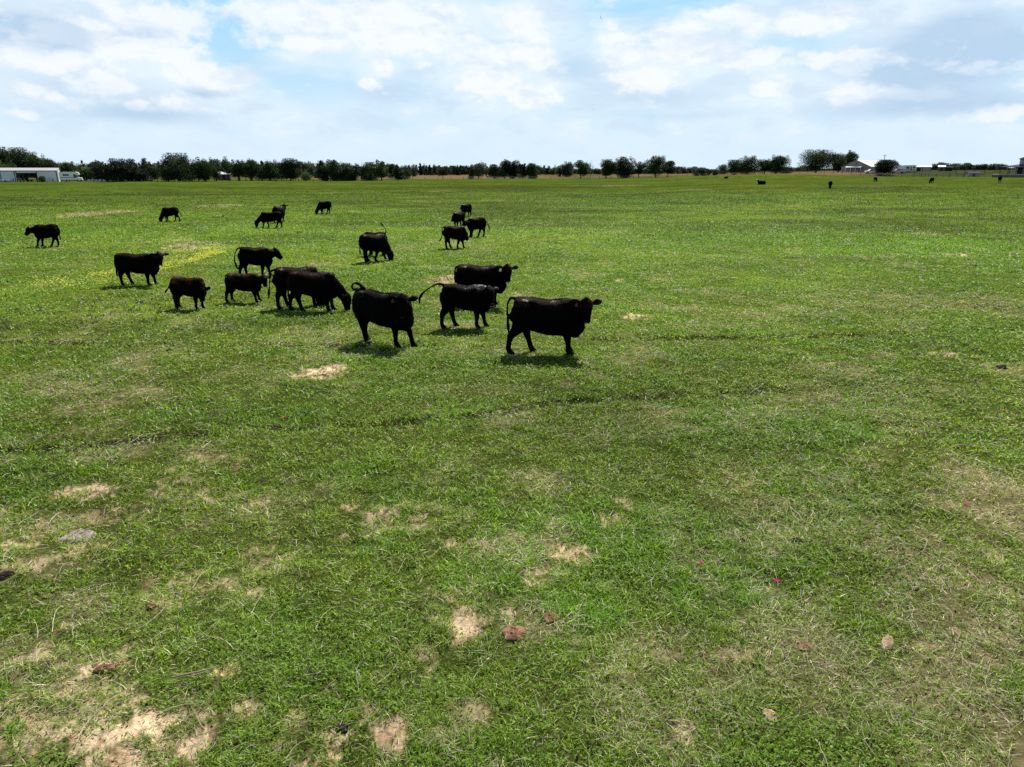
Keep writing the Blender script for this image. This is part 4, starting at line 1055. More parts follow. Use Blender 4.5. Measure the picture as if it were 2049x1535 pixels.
TR = [
 (8, 296, 46, 305, 'oak', 'large dark oak at the left edge behind the metal shed', {}), (42, 297, 50, 300, 'oak', 'broad dark oak behind the middle of the metal shed', {}),
 (72, 306, 44, 300, 'oak', 'dark oak where the tall woods step down behind the shed', {}), (94, 318, 36, 298, 'oak', 'lower oak behind the right half of the metal shed', {}),
 (12, 320, 34, 292, 'light', 'green bush topped tree just over the shed roof at the left edge', {}),
 (168, 322, 16, 300, 'cedar', 'narrow dark cedar standing up behind the motorhome', {}), (173, 334, 30, 292, 'light', 'pale green tree right of the motorhome', {}),
 (118, 325, 28, 310, 'oak', 'mid green tree behind the end of the shed', {}), (142, 324, 30, 312, 'oak', 'mid green tree above the motorhome roof', {}),
 (194, 321, 26, 290, 'oak', 'tree with spiky top at the left of the dark clump', {}),
 (212, 323, 48, 268, 'dark', 'dark rounded tree at the left of the large dark clump', {'multi': 3}), (242, 319, 50, 266, 'dark', 'tallest dark tree of the clump right of the motorhome', {'multi': 3}),
 (264, 333, 34, 268, 'dark', 'dark tree on the sloping right side of the clump', {'multi': 2}), (284, 343, 28, 268, 'dark', 'low dark tree at the right end of the clump', {'multi': 3}),
 (268, 315, 22, 300, 'oak', 'round topped tree behind the large dark clump', {}), (291, 313, 15, 305, 'grey', 'thin pale crowned tree rising behind the clump', {'dens': .5}), (303, 325, 26, 300, 'oak', 'tree in the dip between two dark clumps', {}),
 (336, 322, 32, 268, 'dark', 'dark tree on the left of the big spreading one', {}), (357, 308, 58, 264, 'bushy', 'big spreading dark tree with ragged spiky top', {'multi': 3}), (384, 326, 30, 270, 'bushy', 'leafy tree between two tall ragged trees', {'multi': 2}),
 (411, 316, 40, 264, 'bushy', 'ragged tree on a short dark bole left of the open grove', {'multi': 2}), (432, 319, 24, 272, 'bushy', 'slim tree leaning against the ragged one', {}),
 (456, 315, 24, 285, 'light', 'thin crowned tall tree left of the grove', {'low': .3, 'dens': .7}), (478, 321, 32, 288, 'bushy', 'left tree of the open trunked grove', {'low': .25, 'multi': 3}), (501, 319, 34, 288, 'bushy', 'right tree of the open trunked grove', {'low': .25, 'multi': 3}),
 (524, 329, 26, 290, 'grey', 'greyish tree between the grove and the broad dark trees', {}), (541, 321, 40, 288, 'bushy', 'broad dark tree right of the grove', {'low': .1, 'multi': 2}), (563, 330, 24, 300, 'light', 'paler tree between two broad dark trees', {}),
 (581, 318, 38, 286, 'dark', 'broad very dark tree with twiggy top', {'low': .08}), (612, 346, 18, 284, 'light', 'small bright green tree standing in front of the hay field', {'low': .15, 'multi': 2}),
 (644, 322, 24, 286, 'cedar', 'dark conical cedar at the left of the long hedge', {}), (668, 321, 42, 286, 'bushy', 'tallest green tree of the long hedge', {'low': .02}), (693, 327, 38, 287, 'bushy', 'rounded green tree in the middle of the long hedge', {'low': .02}),
 (708, 338, 24, 286, 'dark', 'low bush at the right end of the long hedge', {}), (738, 326, 40, 290, 'bushy', 'tree right of the long hedge', {'low': .04, 'multi': 3}), (763, 321, 24, 292, 'light', 'tall thin topped tree beside the round cedar', {'low': .1}),
 (784, 327, 20, 330, 'oak', 'tree behind the round cedar', {}), (797, 333, 30, 293, 'cedar', 'round dark cedar standing alone by the hay field', {}), (812, 335, 26, 320, 'bushy', 'green tree right of the lone round cedar', {}),
 (886, 334, 26, 345, 'bushy', 'small isolated tree on a single trunk in front of the hay field', {'low': .3}), (945, 333, 15, 345, 'cedar', 'narrow dark cedar left of the pale tree', {}), (957, 322, 26, 350, 'grey', 'pale sparse tree right of a narrow cedar', {'low': .12, 'dens': .8}),
 (989, 330, 26, 350, 'bushy', 'left tree of the ragged clump in the centre', {'multi': 2}), (1009, 320, 24, 352, 'bushy', 'tall ragged tree with windswept top in the central clump', {'lean': .15}), (1026, 321, 24, 352, 'dark', 'dark ragged tree in the middle of the central clump', {'lean': .1}),
 (1046, 328, 22, 350, 'dark', 'dark lower tree of the central clump', {}), (1064, 328, 26, 352, 'bushy', 'right tree of the central clump', {}),
 (1120, 336, 12, 420, 'cedar', 'small dark cedar between the central clump and the oak', {}), (1132, 324, 26, 430, 'grey', 'windswept greyish tree behind the small cedar', {'lean': .25}),
 (1162, 322, 28, 358, 'oak', 'spreading oak left of the dead tree', {'low': .22}),
 (1214, 320, 34, 362, 'oak', 'left tree of the dark row right of the dead tree', {'low': .14, 'multi': 2}), (1250, 315, 42, 364, 'dark', 'broad dark tree in the middle of the row', {'multi': 3}), (1278, 322, 18, 366, 'oak', 'slim tree on a thin trunk at the right of the row', {'low': .25}),
 (1312, 313, 38, 368, 'oak', 'round crowned tree of the isolated pair', {'low': .15, 'multi': 2}), (1336, 323, 26, 370, 'oak', 'smaller windswept tree of the isolated pair', {'low': .2, 'lean': .12}),
 (1393, 344, 12, 380, 'bushy', 'little bush left of the open gap', {}), (1405, 335, 17, 380, 'bushy', 'ragged bush in the open gap', {}), (1418, 338, 9, 380, 'dark', 'narrow dark bush in the open gap', {}), (1429, 339, 12, 382, 'grey', 'pale bush at the right of the open gap', {}),
 (1446, 329, 20, 470, 'grey', 'hazy tree behind the left end of the right hand clump', {}), (1468, 321, 32, 372, 'oak', 'first tree of the right hand clump', {'low': .16, 'multi': 2}), (1495, 313, 36, 374, 'oak', 'tall windswept tree of the right hand clump', {'low': .12, 'lean': .15, 'multi': 2}),
 (1529, 317, 32, 374, 'oak', 'third tree of the right hand clump', {'low': .18, 'lean': .1}), (1553, 311, 38, 370, 'bushy', 'tall tree at the right end of the clump', {'lean': .12, 'multi': 2}), (1572, 342, 24, 372, 'dark', 'low dark scrub beside the right hand clump', {}),
 (1632, 301, 58, 352, 'oak', 'great round crowned tree with gaps left of the farm', {'low': .08, 'multi': 2, 'lean': .05, 'dens': 1.1}), (1676, 307, 36, 350, 'oak', 'dark tree left of the barn', {'low': .06, 'multi': 2}), (1694, 302, 26, 350, 'oak', 'windswept topped tree against the barn gable', {'low': .06, 'lean': .1}),
 (1768, 321, 38, 312, 'dark', 'dark windswept cedar in front of the white roof', {'low': .14, 'lean': .08, 'dens': 1.7}), (1797, 329, 12, 345, 'grey', 'pale thin tree behind the windswept cedar', {'dens': .5}),
 (83, 353, 11, 258, 'light', 'small bright sapling in front of the shed wall', {'low': .05}),
]
for (u, vt, wp, Y, kd, lb, kw) in TR:
    small = (gz1(P(u, 350, Y).x, Y) + 4.2) > P(u, vt, Y).z
    tree(u, vt, wp, Y, kd, lb, name='bush' if small else 'tree', **kw)
bare_tree(1181, 326, 15, 362, 'bare grey dead tree between the oak and the dark row')
def woods(name, label, spans, seed):
    global trng
    Vs, Cs = [], []
    for (u0, u1, vt0, vt1, Y0, Y1, step, kinds) in spans:
        u = u0
        while u < u1:
            t = (u - u0) / max(1, u1 - u0); Y = Y0 + (Y1 - Y0) * trng.random(); vt = vt0 + (vt1 - vt0) * t + trng.normal(0, 1.6)
            wp = step * (1.5 + .9 * trng.random()); p0 = P(u, 350, Y); zb = gz1(p0.x, Y); h = max(2.0, P(u, vt, Y).z - zb)
            V, c = crown_cards(wp * Y / F, h, .02, kinds[int(trng.integers(0, len(kinds)))], .5, .05, card=.42 * Y / 380)
            V = V + np.array([p0.x, Y, zb]); Vs.append(V); Cs.append(c)
            u += step * (.6 + .6 * trng.random())
    V = np.concatenate(Vs); c = np.concatenate(Cs)
    link_mesh(name, quads_mesh(name, V, c), M_LEAF, label=label, cat='woodland', kind='stuff')
woods('far_woods', 'far wooded skyline behind the pasture',
      [(-60, 330, 326, 325, 330, 390, 11, ['oak', 'oak', 'light', 'grey', 'cedar']), (330, 640, 324, 324, 340, 420, 11, ['oak', 'grey', 'oak', 'cedar']),
       (560, 830, 324, 331, 420, 560, 9, ['oak', 'oak', 'grey', 'cedar']), (815, 960, 330, 332, 560, 640, 7, ['cedar', 'cedar', 'oak', 'oak']), (880, 1140, 333, 332, 600, 720, 8, ['oak', 'grey', 'light', 'cedar']),
       (1135, 1300, 338, 338, 650, 800, 8, ['grey', 'oak']), (1345, 1400, 334, 336, 620, 700, 9, ['oak', 'grey']), (1300, 1700, 341, 340, 800, 1000, 7, ['grey', 'oak']), (1560, 1640, 335, 335, 560, 640, 9, ['grey', 'oak']),
       (1870, 1912, 327, 328, 700, 800, 10, ['grey', 'oak']), (1908, 1948, 330, 328, 700, 800, 9, ['grey', 'oak']), (1952, 1968, 328, 329, 720, 760, 8, ['oak']), (1978, 2004, 328, 330, 700, 780, 8, ['grey', 'oak']),
       (1700, 2130, 338, 337, 900, 1200, 9, ['grey', 'oak'])], 3)


# ------------------------------------------------------------------ buildings and vehicles
M_SHED = basic('grey_metal_cladding', (0.74, 0.77, 0.82), .55, .3, 0, .06, .6)
M_ROOFG = basic('weathered_metal_roof', (0.42, 0.40, 0.43), .5, .4, 0, .1, .5)
M_ROOFW = basic('white_metal_roof', (0.80, 0.81, 0.83), .35, .5, 0, .04, .5)
M_TRIM = basic('dark_trim', (0.03, 0.03, 0.04), .6, .3)
M_DARKIN = basic('dark_interior', (0.03, 0.03, 0.03), .9, .1)
M_TAUPE = basic('taupe_wall', (0.33, 0.28, 0.25), .7, .2, 0, .08, 1.0)
M_TAN = basic('tan_cladding', (0.38, 0.34, 0.30), .6, .3, 0, .06, 1.0)
M_GLASS = basic('dark_window_glass', (0.02, 0.025, 0.03), .06, .6)
M_PAINT = basic('white_vehicle_paint', (0.86, 0.86, 0.86), .3, .5, 0, .04, 1.0)
M_TYRE = basic('tyre_rubber', (0.015, 0.015, 0.015), .85, .2)
M_RIM = basic('wheel_rim', (0.4, 0.4, 0.42), .3, .5, .6)
M_SHADE = basic('grey_shingle', (0.10, 0.10, 0.125), .9, .0, 0, .15, 3.0)
M_WOOD = basic('weathered_wood', (0.16, 0.13, 0.11), .85, .1, 0, .25, 3.0)
M_POST = basic('fence_post_wood', (0.09, 0.075, 0.06), .9, .1, 0, .3, 3.0)
M_WIRE = basic('fence_wire', (0.22, 0.22, 0.23), .5, .4, .5)
M_LAMP = basic('red_light_plastic', (0.4, 0.02, 0.02), .3, .5)
M_CONC = basic('pale_concrete', (0.50, 0.49, 0.47), .8, .2)

def frame(u, Y, yaw): 
    p = P(u, 350, Y); return Vector((p.x, Y, gz1(p.x, Y))), math.radians(yaw)
def lx(o, yaw, u):
    """local x on the line through o with direction yaw that is seen in photo column u"""
    k = (u - U0) / F; zc = CAM_H - o.z - 2
    c, s = math.cos(yaw), math.sin(yaw)
    return (k * (o.y * math.cos(PITCH) + zc * math.sin(PITCH)) - o.x) / (c - k * math.cos(PITCH) * s)

# -- long grey shed on the left
o, yaw = frame(116.5, 264, 27)
shed = empty('metal_shed', o, yaw, label='long low grey metal shed with open bay at the left edge', cat='shed')
D = 9.0; EH = 3.75; RH = 4.65
x0 = lx(o, yaw, -90); a1 = lx(o, yaw, 33); a2 = lx(o, yaw, 74); 
def mbx(*b):
    m_ = MB()
    for q in b: m_.box(*q)
    return m_
mbx((x0, a1, 0, .12, 0, EH)).build('wall_panel', M_SHED, shed); mbx((a2, 0, 0, .12, 0, EH)).build('wall_panel', M_SHED, shed)
mbx((a1, a2, 0, .12, EH - .75, EH)).build('door_header', M_SHED, shed)
m_ = MB(); m_.prism([(.12, 0), (D, 0), (D, EH), (D / 2, RH - .08), (.12, EH - .02)], -.12, 0, 'x'); m_.build('end_wall', M_SHED, shed)
bm_ = lx(o, yaw, 50)
mbx((x0, a1 - 1.5, D - .12, D, 0, EH)).build('back_wall', M_SHED, shed)
mbx((a2 + 1.0, -.12, D - .12, D, 0, EH)).build('back_wall', M_SHED, shed)
mbx((a1, a2, D - .12, D, EH - .9, EH)).build('back_wall', M_SHED, shed)
m_ = MB(); m_.prism([(-.35, EH - .02), (D / 2, RH), (D / 2, RH + .07), (-.35, EH + .06)], x0, .25, 'x'); m_.prism([(D / 2, RH), (D + .35, EH - .02), (D + .35, EH + .06), (D / 2, RH + .07)], x0, .25, 'x')
m_.build('roof', M_ROOFG, shed)
for xx in (a1, a2, lx(o, yaw, 29.5), lx(o, yaw, 113.5), lx(o, yaw, 1)):
    mbx((xx - .10, xx + .10, -.10, -.01, 0, EH)).build('post', M_TRIM, shed)
mbx((x0, .05, -.42, -.37, EH - .12, EH + .03)).build('gutter', M_TRIM, shed)
mbx((a1 + 1.2, a1 + 1.6, 4.0, 4.3, 0, EH), (a1 + .4, a1 + .7, 2, 2.2, 0, 2.6)).build('inner_post', M_WOOD, shed)
# things in the bay
def tractorish(u, Y, label):
    o2, _ = frame(u, Y, 0); z = o2.z
    r = empty('farm_trailer', (o2.x, Y, z), math.radians(25), label=label, cat='trailer')
    mbx((-1.9, 1.9, -.8, .8, .55, .75), (-1.9, -1.8, -.8, .8, .75, 1.1), (1.8, 2.9, -.05, .05, .6, .7)).build('bed', M_WOOD, r)
    for xx in (-.6, .6):
        for yy in (-.85, .85):
            m_ = MB(); m_.loft([(xx, yy - .1, .33), (xx, yy + .1, .33)], [.33, .33], 14, side=(1, 0, 0)); m_.build('wheel', M_TYRE, r)
    mbx((-1.2, -.2, -.5, .5, .752, 1.5)).build('crate', M_DARKIN, r)
tractorish(57, 268, 'flat farm trailer standing inside the open bay of the shed')

# -- white tank at the left edge
g0, yw = frame(9.5, 256, 25)
r = empty('propane_tank', g0, yw, label='white horizontal tank on legs in front of the shed at the left edge', cat='tank')
m_ = MB(); m_.loft([(-1.45, 0, .62), (-1.4, 0, .62), (-1.2, 0, .62), (1.2, 0, .62), (1.4, 0, .62), (1.45, 0, .62)], [.05, .25, .4, .4, .25, .05], 16); m_.build('tank_body', M_PAINT, r, True)
for xx in (-.9, .9): mbx((xx - .12, xx + .12, -.3, .3, -.05, .28)).build('leg', M_CONC, r)
m_ = MB(); m_.loft([(0, 0, .98), (0, 0, 1.16), (0, 0, 1.18)], [.16, .16, .08], 12); m_.build('valve_dome', M_PAINT, r)

def wheel(parent, x, y, r=.36, w_=.24):
    m_ = MB(); m_.loft([(x, y - w_ / 2, r), (x, y - w_ / 2 + .03, r), (x, y + w_ / 2 - .03, r), (x, y + w_ / 2, r)], [r * .9, r, r, r * .9], 18, side=(1, 0, 0))
    t = m_.build('wheel', M_TYRE, parent, False)
    m_ = MB(); sg = -1 if y < 0 else 1
    m_.loft([(x, y + sg * (w_ / 2 - .02), r), (x, y + sg * (w_ / 2 + .012), r)], [r * .6, r * .55], 14, side=(1, 0, 0)); m_.build('rim', M_RIM, t)

# -- motorhome
g0, yw = frame(141, 258, 24)
mh = empty('motorhome', g0, yw, label='white motorhome parked against the end of the grey shed', cat='motorhome')
L0 = 3.35
m_ = MB(); m_.prism([(-L0, .62), (-L0, 3.1), (-L0 + .25, 3.32), (L0 - 1.6, 3.32), (L0 - .75, 3.0), (L0 - .62, 2.45), (L0 - 1.35, 2.1), (L0 - 1.15, 1.55), (L0 + .0, 1.35), (L0 + .12, .62)], -1.2, 1.2, 'y')
m_.build('body', M_PAINT, mh)
mbx((-L0 + 1.1, -L0 + 3.0, -1.215, -1.195, 2.0, 2.55)).build('window', M_GLASS, mh)
mbx((L0 - 2.35, L0 - 1.6, -1.215, -1.195, 1.3, 2.5)).build('window', M_GLASS, mh)
mbx((L0 - 1.5, L0 - 1.22, -1.215, -1.195, 1.5, 2.2)).build('window', M_GLASS, mh)
m_ = MB(); m_.prism([(L0 - 1.30, 2.08), (L0 - 1.27, 2.08), (L0 - 1.08, 1.58), (L0 - 1.12, 1.58)], -1.0, 1.0, 'y'); m_.build('windscreen', M_GLASS, mh)
mbx((-L0 + .2, L0 - 1.7, -1.212, -1.195, 1.35, 1.5)).build('side_stripe', M_TRIM, mh)
mbx((-L0 + 1.4, -L0 + 2.3, -.35, .35, 3.32, 3.6)).build('air_conditioner', M_TRIM, mh)
mbx((-L0 + .1, L0 - .1, -1.1, 1.1, .38, .62)).build('chassis', M_TRIM, mh)
mbx((L0 + .12, L0 + .25, -1.1, 1.1, .45, .68)).build('bumper', M_RIM, mh)
for xx in (-L0 + 1.6, L0 - .75):
    for yy in (-1.05, 1.05): wheel(mh, xx, yy, .4)
for yy in (-.8, .8): mbx((L0 + .09, L0 + .13, yy - .15, yy + .15, .85, 1.05)).build('headlight', M_RIM, mh)

# -- pale rubble row
M_RUB = dung_mat('pale_limestone', (0.35, 0.33, 0.30, 1), (0.62, 0.58, 0.52, 1))
for i, (u, v) in enumerate([(176, 362), (183, 361.5), (189, 361.5), (195, 362), (201, 362)]):
    lb = ['leftmost boulder of the pale row right of the motorhome', 'second boulder from the left of the pale row', 'middle boulder of the pale row right of the motorhome', 'second boulder from the right of the pale row', 'rightmost boulder of the pale row, against the dark trees'][i]
    p, _ = frame(u, 262, 0)
    o_ = lump('boulder', 300, 700, .75, .55, .75, M_RUB, lb, 'boulder', 'pale boulders in a row right of the motorhome', 40 + i)
    o_.location = (p.x, 262 + i * .4, p.z)

# -- fences
def fence(pts, label, step=4.0, h=1.25, thick=.07, strands=4, jitter=.25, bushy=False):
    W_ = []
    for (u, Y) in pts:
        p = P(u, 350, Y); W_.append((p.x, Y))
    r = empty('wire_fence', (W_[0][0], W_[0][1], gz1(*W_[0])), label=label, cat='fence')
    ox, oy, oz = r.location; proto = None; wires = MB(); prev = None; rd = random.Random(len(label)); cnt = 0
    for (a, b) in zip(W_[:-1], W_[1:]):
        L_ = math.hypot(b[0] - a[0], b[1] - a[1]); n = max(1, int(L_ / step))
        for i in range(n):
            t = i / n; x, y = a[0] + (b[0] - a[0]) * t, a[1] + (b[1] - a[1]) * t; z = gz1(x, y)
            hh = h * (1 + (rd.random() - .5) * jitter)
            if cnt < 100:
                if proto is None:
                    m_ = MB(); m_.loft([(0, 0, -.3), (0, 0, .3), (0, 0, h), (0, 0, h + .03)], [thick, thick, thick * .9, thick * .5], 8); proto = m_.build('post', M_POST, r, True); o_ = proto
                else:
                    o_ = proto.copy(); COL.objects.link(o_); o_.parent = r
                o_.location = (x - ox, y - oy, z - oz); o_.scale = (1, 1, hh / h); o_.rotation_euler = ((rd.random() - .5) * .1, (rd.random() - .5) * .1, 0)
            cnt += 1
            if prev:
                for k in range(strands):
                    zz = h * (.25 + .7 * k / max(1, strands - 1))
                    wires.loft([(prev[0] - ox, prev[1] - oy, prev[2] - oz + zz), (x - ox, y - oy, z - oz + zz)], [.012, .012], 4)
            prev = (x, y, z)
    if strands: wires.build('wire', M_WIRE, r)
fence([(-40, 255), (120, 257), (330, 262), (640, 283)], 'row of rough posts below the shed and the left hand trees', 2.6, 1.0, .14, 0, .6)
fence([(640, 292), (850, 318), (1000, 338), (1200, 352), (1440, 366)], 'thin wire fence in front of the hay field in the centre', 5.5)
fence([(1440, 366), (1600, 338), (1760, 305), (1900, 282), (2110, 262)], 'wire fence running to the right below the farm buildings', 4.2, 1.3, .08)

# -- barn with white roof
o, yaw = frame(1740, 330, 42)
bn = empty('barn', o, yaw, label='taupe barn with broad white metal roof and gable facing the pasture', cat='barn')
W2 = 13.0; BL = 30.0; BE = 2.3; BR = 5.1
# local x runs away along the ridge, local y to the left across the gable
m_ = MB(); m_.prism([(0, 0), (W2, 0), (W2, BE), (W2 / 2, BR), (0, BE)], 0, BL, 'x'); m_.build('wall', M_TAUPE, bn)
m_ = MB(); m_.prism([(-.3, BE - .06), (W2 / 2, BR + .12), (W2 / 2, BR + .26), (-.35, BE + .1)], -.35, BL + .3, 'x'); m_.prism([(W2 / 2, BR + .12), (W2 + .3, BE - .06), (W2 + .35, BE + .1), (W2 / 2, BR + .26)], -.35, BL + .3, 'x')
m_.build('roof', M_ROOFW, bn)
m_ = MB(); m_.prism([(-.34, BE - .1), (W2 / 2, BR + .06), (W2 / 2, BR + .2), (-.37, BE + .06)], -.42, -.36, 'x'); m_.prism([(W2 / 2, BR + .06), (W2 + .34, BE - .1), (W2 + .37, BE + .06), (W2 / 2, BR + .2)], -.42, -.36, 'x'); m_.build('gable_trim', M_TRIM, bn)
mbx((-.04, 0.0, W2 / 2 - .3, W2 / 2 + .3, 3.3, 4.1)).build('window', M_GLASS, bn)
PW0, PW1 = 3.2, 10.2
m_ = MB(); m_.prism([(-2.6, 2.1), (-.02, 2.6), (-.02, 2.72), (-2.7, 2.22)], PW0, PW1, 'y'); m_.build('porch_roof', M_ROOFW, bn)
for yy in (PW0 + .15, PW0 + 2.4, PW0 + 4.6, PW1 - .15): mbx((-2.5, -2.36, yy - .08, yy + .08, 0, 2.1)).build('porch_post', M_PAINT, bn)
mbx((-.05, -.005, 4.0, 5.0, 0, 2.1)).build('door', M_DARKIN, bn); mbx((-.05, -.005, 8.2, 9.4, .8, 2.0)).build('window', M_GLASS, bn); mbx((-.05, -.005, 5.8, 7.2, .8, 2.0)).build('window', M_GLASS, bn)

# -- white suv
g0, yw = frame(1741.5, 322, 178)
sv = empty('suv', g0, yw, label='white suv parked beside the barn porch', cat='car')
m_ = MB(); m_.prism([(-2.35, .35), (-2.4, .95), (-2.25, 1.15), (-1.95, 1.72), (.45, 1.75), (1.15, 1.15), (2.2, 1.02), (2.4, .8), (2.4, .35)], -.93, .93, 'y'); m_.build('body', M_PAINT, sv)
for sg in (-1, 1):
    y0, y1 = (.935, .945) if sg > 0 else (-.945, -.935)
    m_ = MB(); m_.prism([(-2.05, 1.18), (-1.85, 1.62), (-.7, 1.64), (-.7, 1.18)], y0, y1, 'y'); m_.build('window', M_GLASS, sv)
    m_ = MB(); m_.prism([(-.6, 1.18), (-.6, 1.64), (.4, 1.64), (.95, 1.18)], y0, y1, 'y'); m_.build('window', M_GLASS, sv)
    for xx in (-1.5, 1.5): wheel(sv, xx, sg * .86, .36)
    mbx((2.36, 2.42, sg * .65 - .15, sg * .65 + .15, .72, .88)).build('headlight', M_RIM, sv)
    mbx((-2.42, -2.36, sg * .78 - .08, sg * .78 + .08, .85, 1.1)).build('tail_light', M_LAMP, sv)
# -- utility pole
g0, _ = frame(1765, 345, 0)
up = empty('utility_pole', g0, 0, label='tall grey utility pole rising behind the windswept cedar', cat='pole')
m_ = MB(); hh = P(1765, 309, 345).z - g0.z; m_.loft([(0, 0, -.3), (0, 0, hh), (0, 0, hh + .03)], [.15, .11, .06], 10); m_.build('pole', M_POST, up, True)
mbx((-.9, .9, -.16, -.06, hh - .6, hh - .48)).build('crossarm', M_POST, up)

# -- travel trailer and pickup
g0, yw = frame(1810, 330, -26)
tt = empty('travel_trailer', g0, yw, label='long white travel trailer left of the tan metal building', cat='trailer')
m_ = MB(); m_.prism([(-4.9, .55), (-5.0, 1.3), (-4.3, 2.0), (-3.9, 2.6), (-1.0, 2.85), (3.9, 2.95), (4.1, 2.8), (4.1, .55)], -1.2, 1.2, 'y'); m_.build('body', M_PAINT, tt)
for (a, b, c, d_) in ((.2, 1.4, 1.35, 2.3), (2.7, 3.7, 1.5, 2.3)): mbx((a, b, -1.215, -1.195, c, d_)).build('window', M_GLASS, tt)
mbx((1.85, 2.35, -1.215, -1.195, .7, 2.4)).build('door', M_GLASS, tt); mbx((-4.6, 3.9, -1.212, -1.196, .95, 1.15)).build('side_stripe', M_TRIM, tt)
mbx((-4.7, 4.0, -1.1, 1.1, .35, .55)).build('chassis', M_TRIM, tt)
for xx in (.8, 1.7):
    for yy in (-1.05, 1.05): wheel(tt, xx, yy, .36)
g0, yw = frame(1796, 322, 172)
pk = empty('pickup_truck', g0, yw, label='silver pickup truck nose left in front of the travel trailer', cat='truck')
m_ = MB(); m_.prism([(-2.8, .45), (-2.8, 1.15), (-.9, 1.15), (-.75, 1.78), (.7, 1.8), (1.3, 1.2), (2.6, 1.08), (2.75, .85), (2.75, .45)], -.95, .95, 'y'); m_.build('body', basic('silver_paint', (0.35, 0.37, 0.40), .3, .5, .3), pk)
for sg in (-1, 1):
    y0, y1 = (.955, .965) if sg > 0 else (-.965, -.955)
    m_ = MB(); m_.prism([(-.65, 1.22), (-.6, 1.68), (.62, 1.7), (1.1, 1.22)], y0, y1, 'y'); m_.build('window', M_GLASS, pk)
    for xx in (-1.8, 1.8): wheel(pk, xx, sg * .88, .38)
    mbx((2.72, 2.78, sg * .7 - .15, sg * .7 + .15, .8, .98)).build('headlight', M_RIM, pk)

# -- tan metal building
o, yaw = frame(1828, 345, -29)
tb = empty('metal_building', o, yaw, label='tan metal building with low pale roof and dark doorway on the right', cat='building')
xe = lx(o, yaw, 1863.5); EHt = P(1850, 334.6, 345).z - o.z
m_ = MB(); m_.prism([(0, 0), (14, 0), (14, EHt), (7, EHt + .5), (0, EHt)], 0, xe, 'x'); m_.build('wall', M_TAN, tb)
m_ = MB(); m_.prism([(-.3, EHt + .0), (7, EHt + .56), (7, EHt + .68), (-.32, EHt + .14)], -.3, xe + .3, 'x'); m_.prism([(7, EHt + .56), (14.3, EHt), (14.3, EHt + .14), (7, EHt + .68)], -.3, xe + .3, 'x'); m_.build('roof', M_ROOFW, tb)
d0, d1 = lx(o, yaw, 1835), lx(o, yaw, 1843)
mbx((d0, d1, -.03, -.005, 0, EHt * .82)).build('door', M_DARKIN, tb)
for xx in (lx(o, yaw, 1846.5), 0.05, xe - .05): mbx((xx - .08, xx + .08, -.06, -.012, 0, EHt)).build('corner_trim', M_TRIM, tb)
mbx((0, xe, -.07, -.015, EHt - .16, EHt - .01)).build('eave_trim', M_TRIM, tb)

def small_shed(u, Y, L_, D_, E_, R_, yaw, wm, rm, label, door=True, name='shed'):
    o, yw = frame(u, Y, yaw); s_ = empty(name, o, yw, label=label, cat='shed')
    m_ = MB(); m_.prism([(0, 0), (D_, 0), (D_, E_), (D_ / 2, R_), (0, E_)], -L_ / 2, L_ / 2, 'x'); m_.build('wall', wm, s_)
    m_ = MB(); m_.prism([(-.25, E_ - .03), (D_ / 2, R_ + .06), (D_ / 2, R_ + .16), (-.27, E_ + .09)], -L_ / 2 - .2, L_ / 2 + .2, 'x'); m_.prism([(D_ / 2, R_ + .06), (D_ + .25, E_ - .03), (D_ + .27, E_ + .09), (D_ / 2, R_ + .16)], -L_ / 2 - .2, L_ / 2 + .2, 'x'); m_.build('roof', rm, s_)
    if door: mbx((-.5, .5, -.03, -.005, 0, E_ * .85)).build('door', M_DARKIN, s_)
    return s_
small_shed(1882, 400, 3.2, 3, 2.2, 2.9, -28, M_WOOD, M_ROOFW, 'small dark shed with white roof right of the tan building')
small_shed(1893, 405, 5.0, 4, 2.0, 2.3, -30, M_DARKIN, M_SHADE, 'low dark lean-to at the right of the white roofed small shed', False, 'lean_to')
small_shed(1949, 300, 4.0, 3, 1.2, 1.8, -20, M_TAN, M_SHADE, 'weathered grey hut standing alone in the rough paddock')
small_shed(448, 300, 5, 4, 2.3, 3.2, 8, M_WOOD, M_ROOFW, 'little pale roofed shed seen between the trunks at left')
# cattle feeder / low roofed pen
g0, yw = frame(1919, 318, -20)
pn = empty('cattle_feeder', g0, yw, label='low open feeder with thin flat roof in the right hand paddock', cat='feeder')
mbx((-1.6, 9.5, -.9, .9, 1.75, 1.85)).build('roof', M_SHADE, pn)
for xx in (-1.4, 2.0, 5.5, 9.2): mbx((xx - .06, xx + .06, -.8, -.68, 0, 1.75), (xx - .06, xx + .06, .68, .8, 0, 1.75)).build('post', M_POST, pn)
mbx((-1.4, 9.2, -.4, .4, .4, .6)).build('trough', M_RIM, pn)
# pipe gate panels
g0, yw = frame(1880, 290, -12)
pg = empty('pipe_fence', g0, yw, label='dark pipe rail fence panels below the tan metal building', cat='fence')
for k in range(3): mbx((-9, 9, -.03, .03, .45 + .35 * k, .51 + .35 * k)).build('rail', M_TRIM, pg)
for k in range(8): mbx((-9.05 + k * 2.55, -8.93 + k * 2.55, -.07, .07, 0, 1.4)).build('post', M_TRIM, pg)

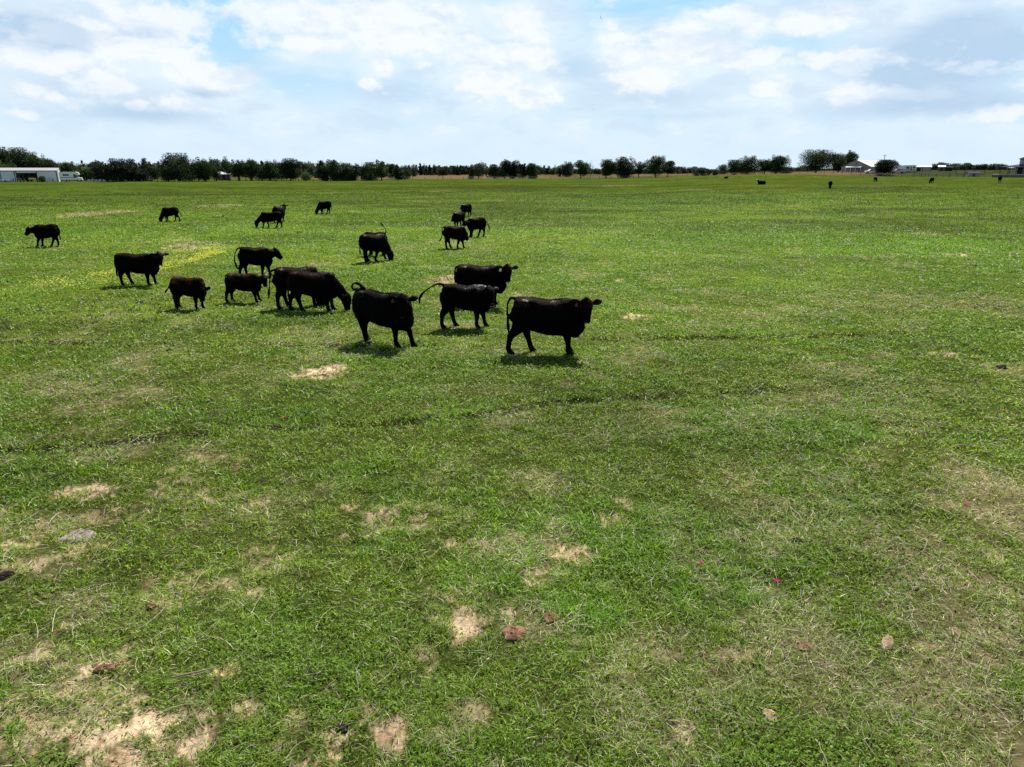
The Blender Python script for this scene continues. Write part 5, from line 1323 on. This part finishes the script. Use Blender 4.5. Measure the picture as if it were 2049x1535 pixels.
# -- two storey house at the right edge
o, yaw = frame(2001, 276, -33)
hs = empty('house', o, yaw, label='two storey house with wrap around porch and raised deck at the right edge', cat='house')
def z_at(v, Y=270): return P(2020, v, Y).z - o.z
DK = z_at(348.8); EV = z_at(333.6); TP = z_at(328.6)
xL = lx(o, yaw, 1986); xU = lx(o, yaw, 2038); XR = 22.0
mbx((xL, XR, -.4, 9, DK - .22, DK)).build('deck', M_CONC, hs)
m_ = MB(); x_ = xL
mbx((xL + .1, XR, -.3, -.2, -1.5, DK - .24)).build('deck_skirt', M_WOOD, hs)
Wx = lx(o, yaw, 2035)
mbx((Wx, XR, 3.0, 12, DK + .002, EV - .1)).build('lower_wall', M_TAN, hs)
mbx((Wx + .1, Wx + 1.6, 2.96, 2.998, DK + .05, EV - .3)).build('door', M_DARKIN, hs)
x98 = lx(o, yaw, 1998); m_ = MB()
m_.add([(x98, -.8, EV), (XR, -.8, EV), (xU, 2.4, TP), (XR, 2.4, TP), (x98, 12, EV), (xU, 12, TP), (XR, 12, EV - .01), (x98, -.8, EV - .15), (XR, -.8, EV - .15), (x98, 12, EV - .15)],
       [(0, 1, 3, 2), (4, 0, 2, 5), (7, 8, 1, 0), (9, 7, 0, 4), (8, 7, 9, 6)]); m_.build('porch_roof', M_SHADE, hs)
for u in (2001, 2017, 2020, 2033, 2046): 
    xx = lx(o, yaw, u); mbx((xx - .1, xx + .1, -.25, -.05, DK + .002, EV - .02)).build('porch_post', M_TRIM, hs)
mbx((xL + .1, XR, -.3, -.24, DK + .85, DK + .93)).build('railing', M_TRIM, hs)
k = 0; xx = xL + .1
bal = MB()
while xx < XR: bal.box(xx, xx + .05, -.29, -.25, DK + .002, DK + .848); xx += .55
bal.build('balusters', M_TRIM, hs)
UE = z_at(317.2)
mbx((xU, XR, 2.4, 10, TP - .15, UE)).build('upper_wall', M_CONC, hs)
mbx((xU + .75, xU + .88, 2.34, 2.398, TP + .1, UE - .1), (xU + 1.9, xU + 2.03, 2.34, 2.398, TP + .1, UE - .1), (xU + .88, xU + 1.9, 2.34, 2.398, UE - .25, UE - .1), (xU + .88, xU + 1.9, 2.34, 2.398, TP + .1, TP + .22)).build('window_frame', M_TRIM, hs)
mbx((xU + .88, xU + 1.9, 2.36, 2.39, TP + .22, UE - .25)).build('window_pane', basic('pale_window', (.35, .42, .48), .1, .6), hs)
m_ = MB(); mz = z_at(303); m_.add([(xU - .6, 1.7, UE), (XR, 1.7, UE), (XR, 10.8, UE), (xU - .6, 10.8, UE), (xU + 5.2, 5.8, mz), (XR - 4, 5.8, mz), (xU - .6, 1.7, UE + .001), (XR, 1.7, UE + .001)],
                              [(0, 3, 2, 1), (0, 1, 5, 4), (1, 2, 5), (2, 3, 4, 5), (3, 0, 4)]); m_.build('upper_roof', M_SHADE, hs)
mbx((xU - .62, XR, 1.66, 1.70, UE - .2, UE + .02)).build('fascia', M_TRIM, hs)
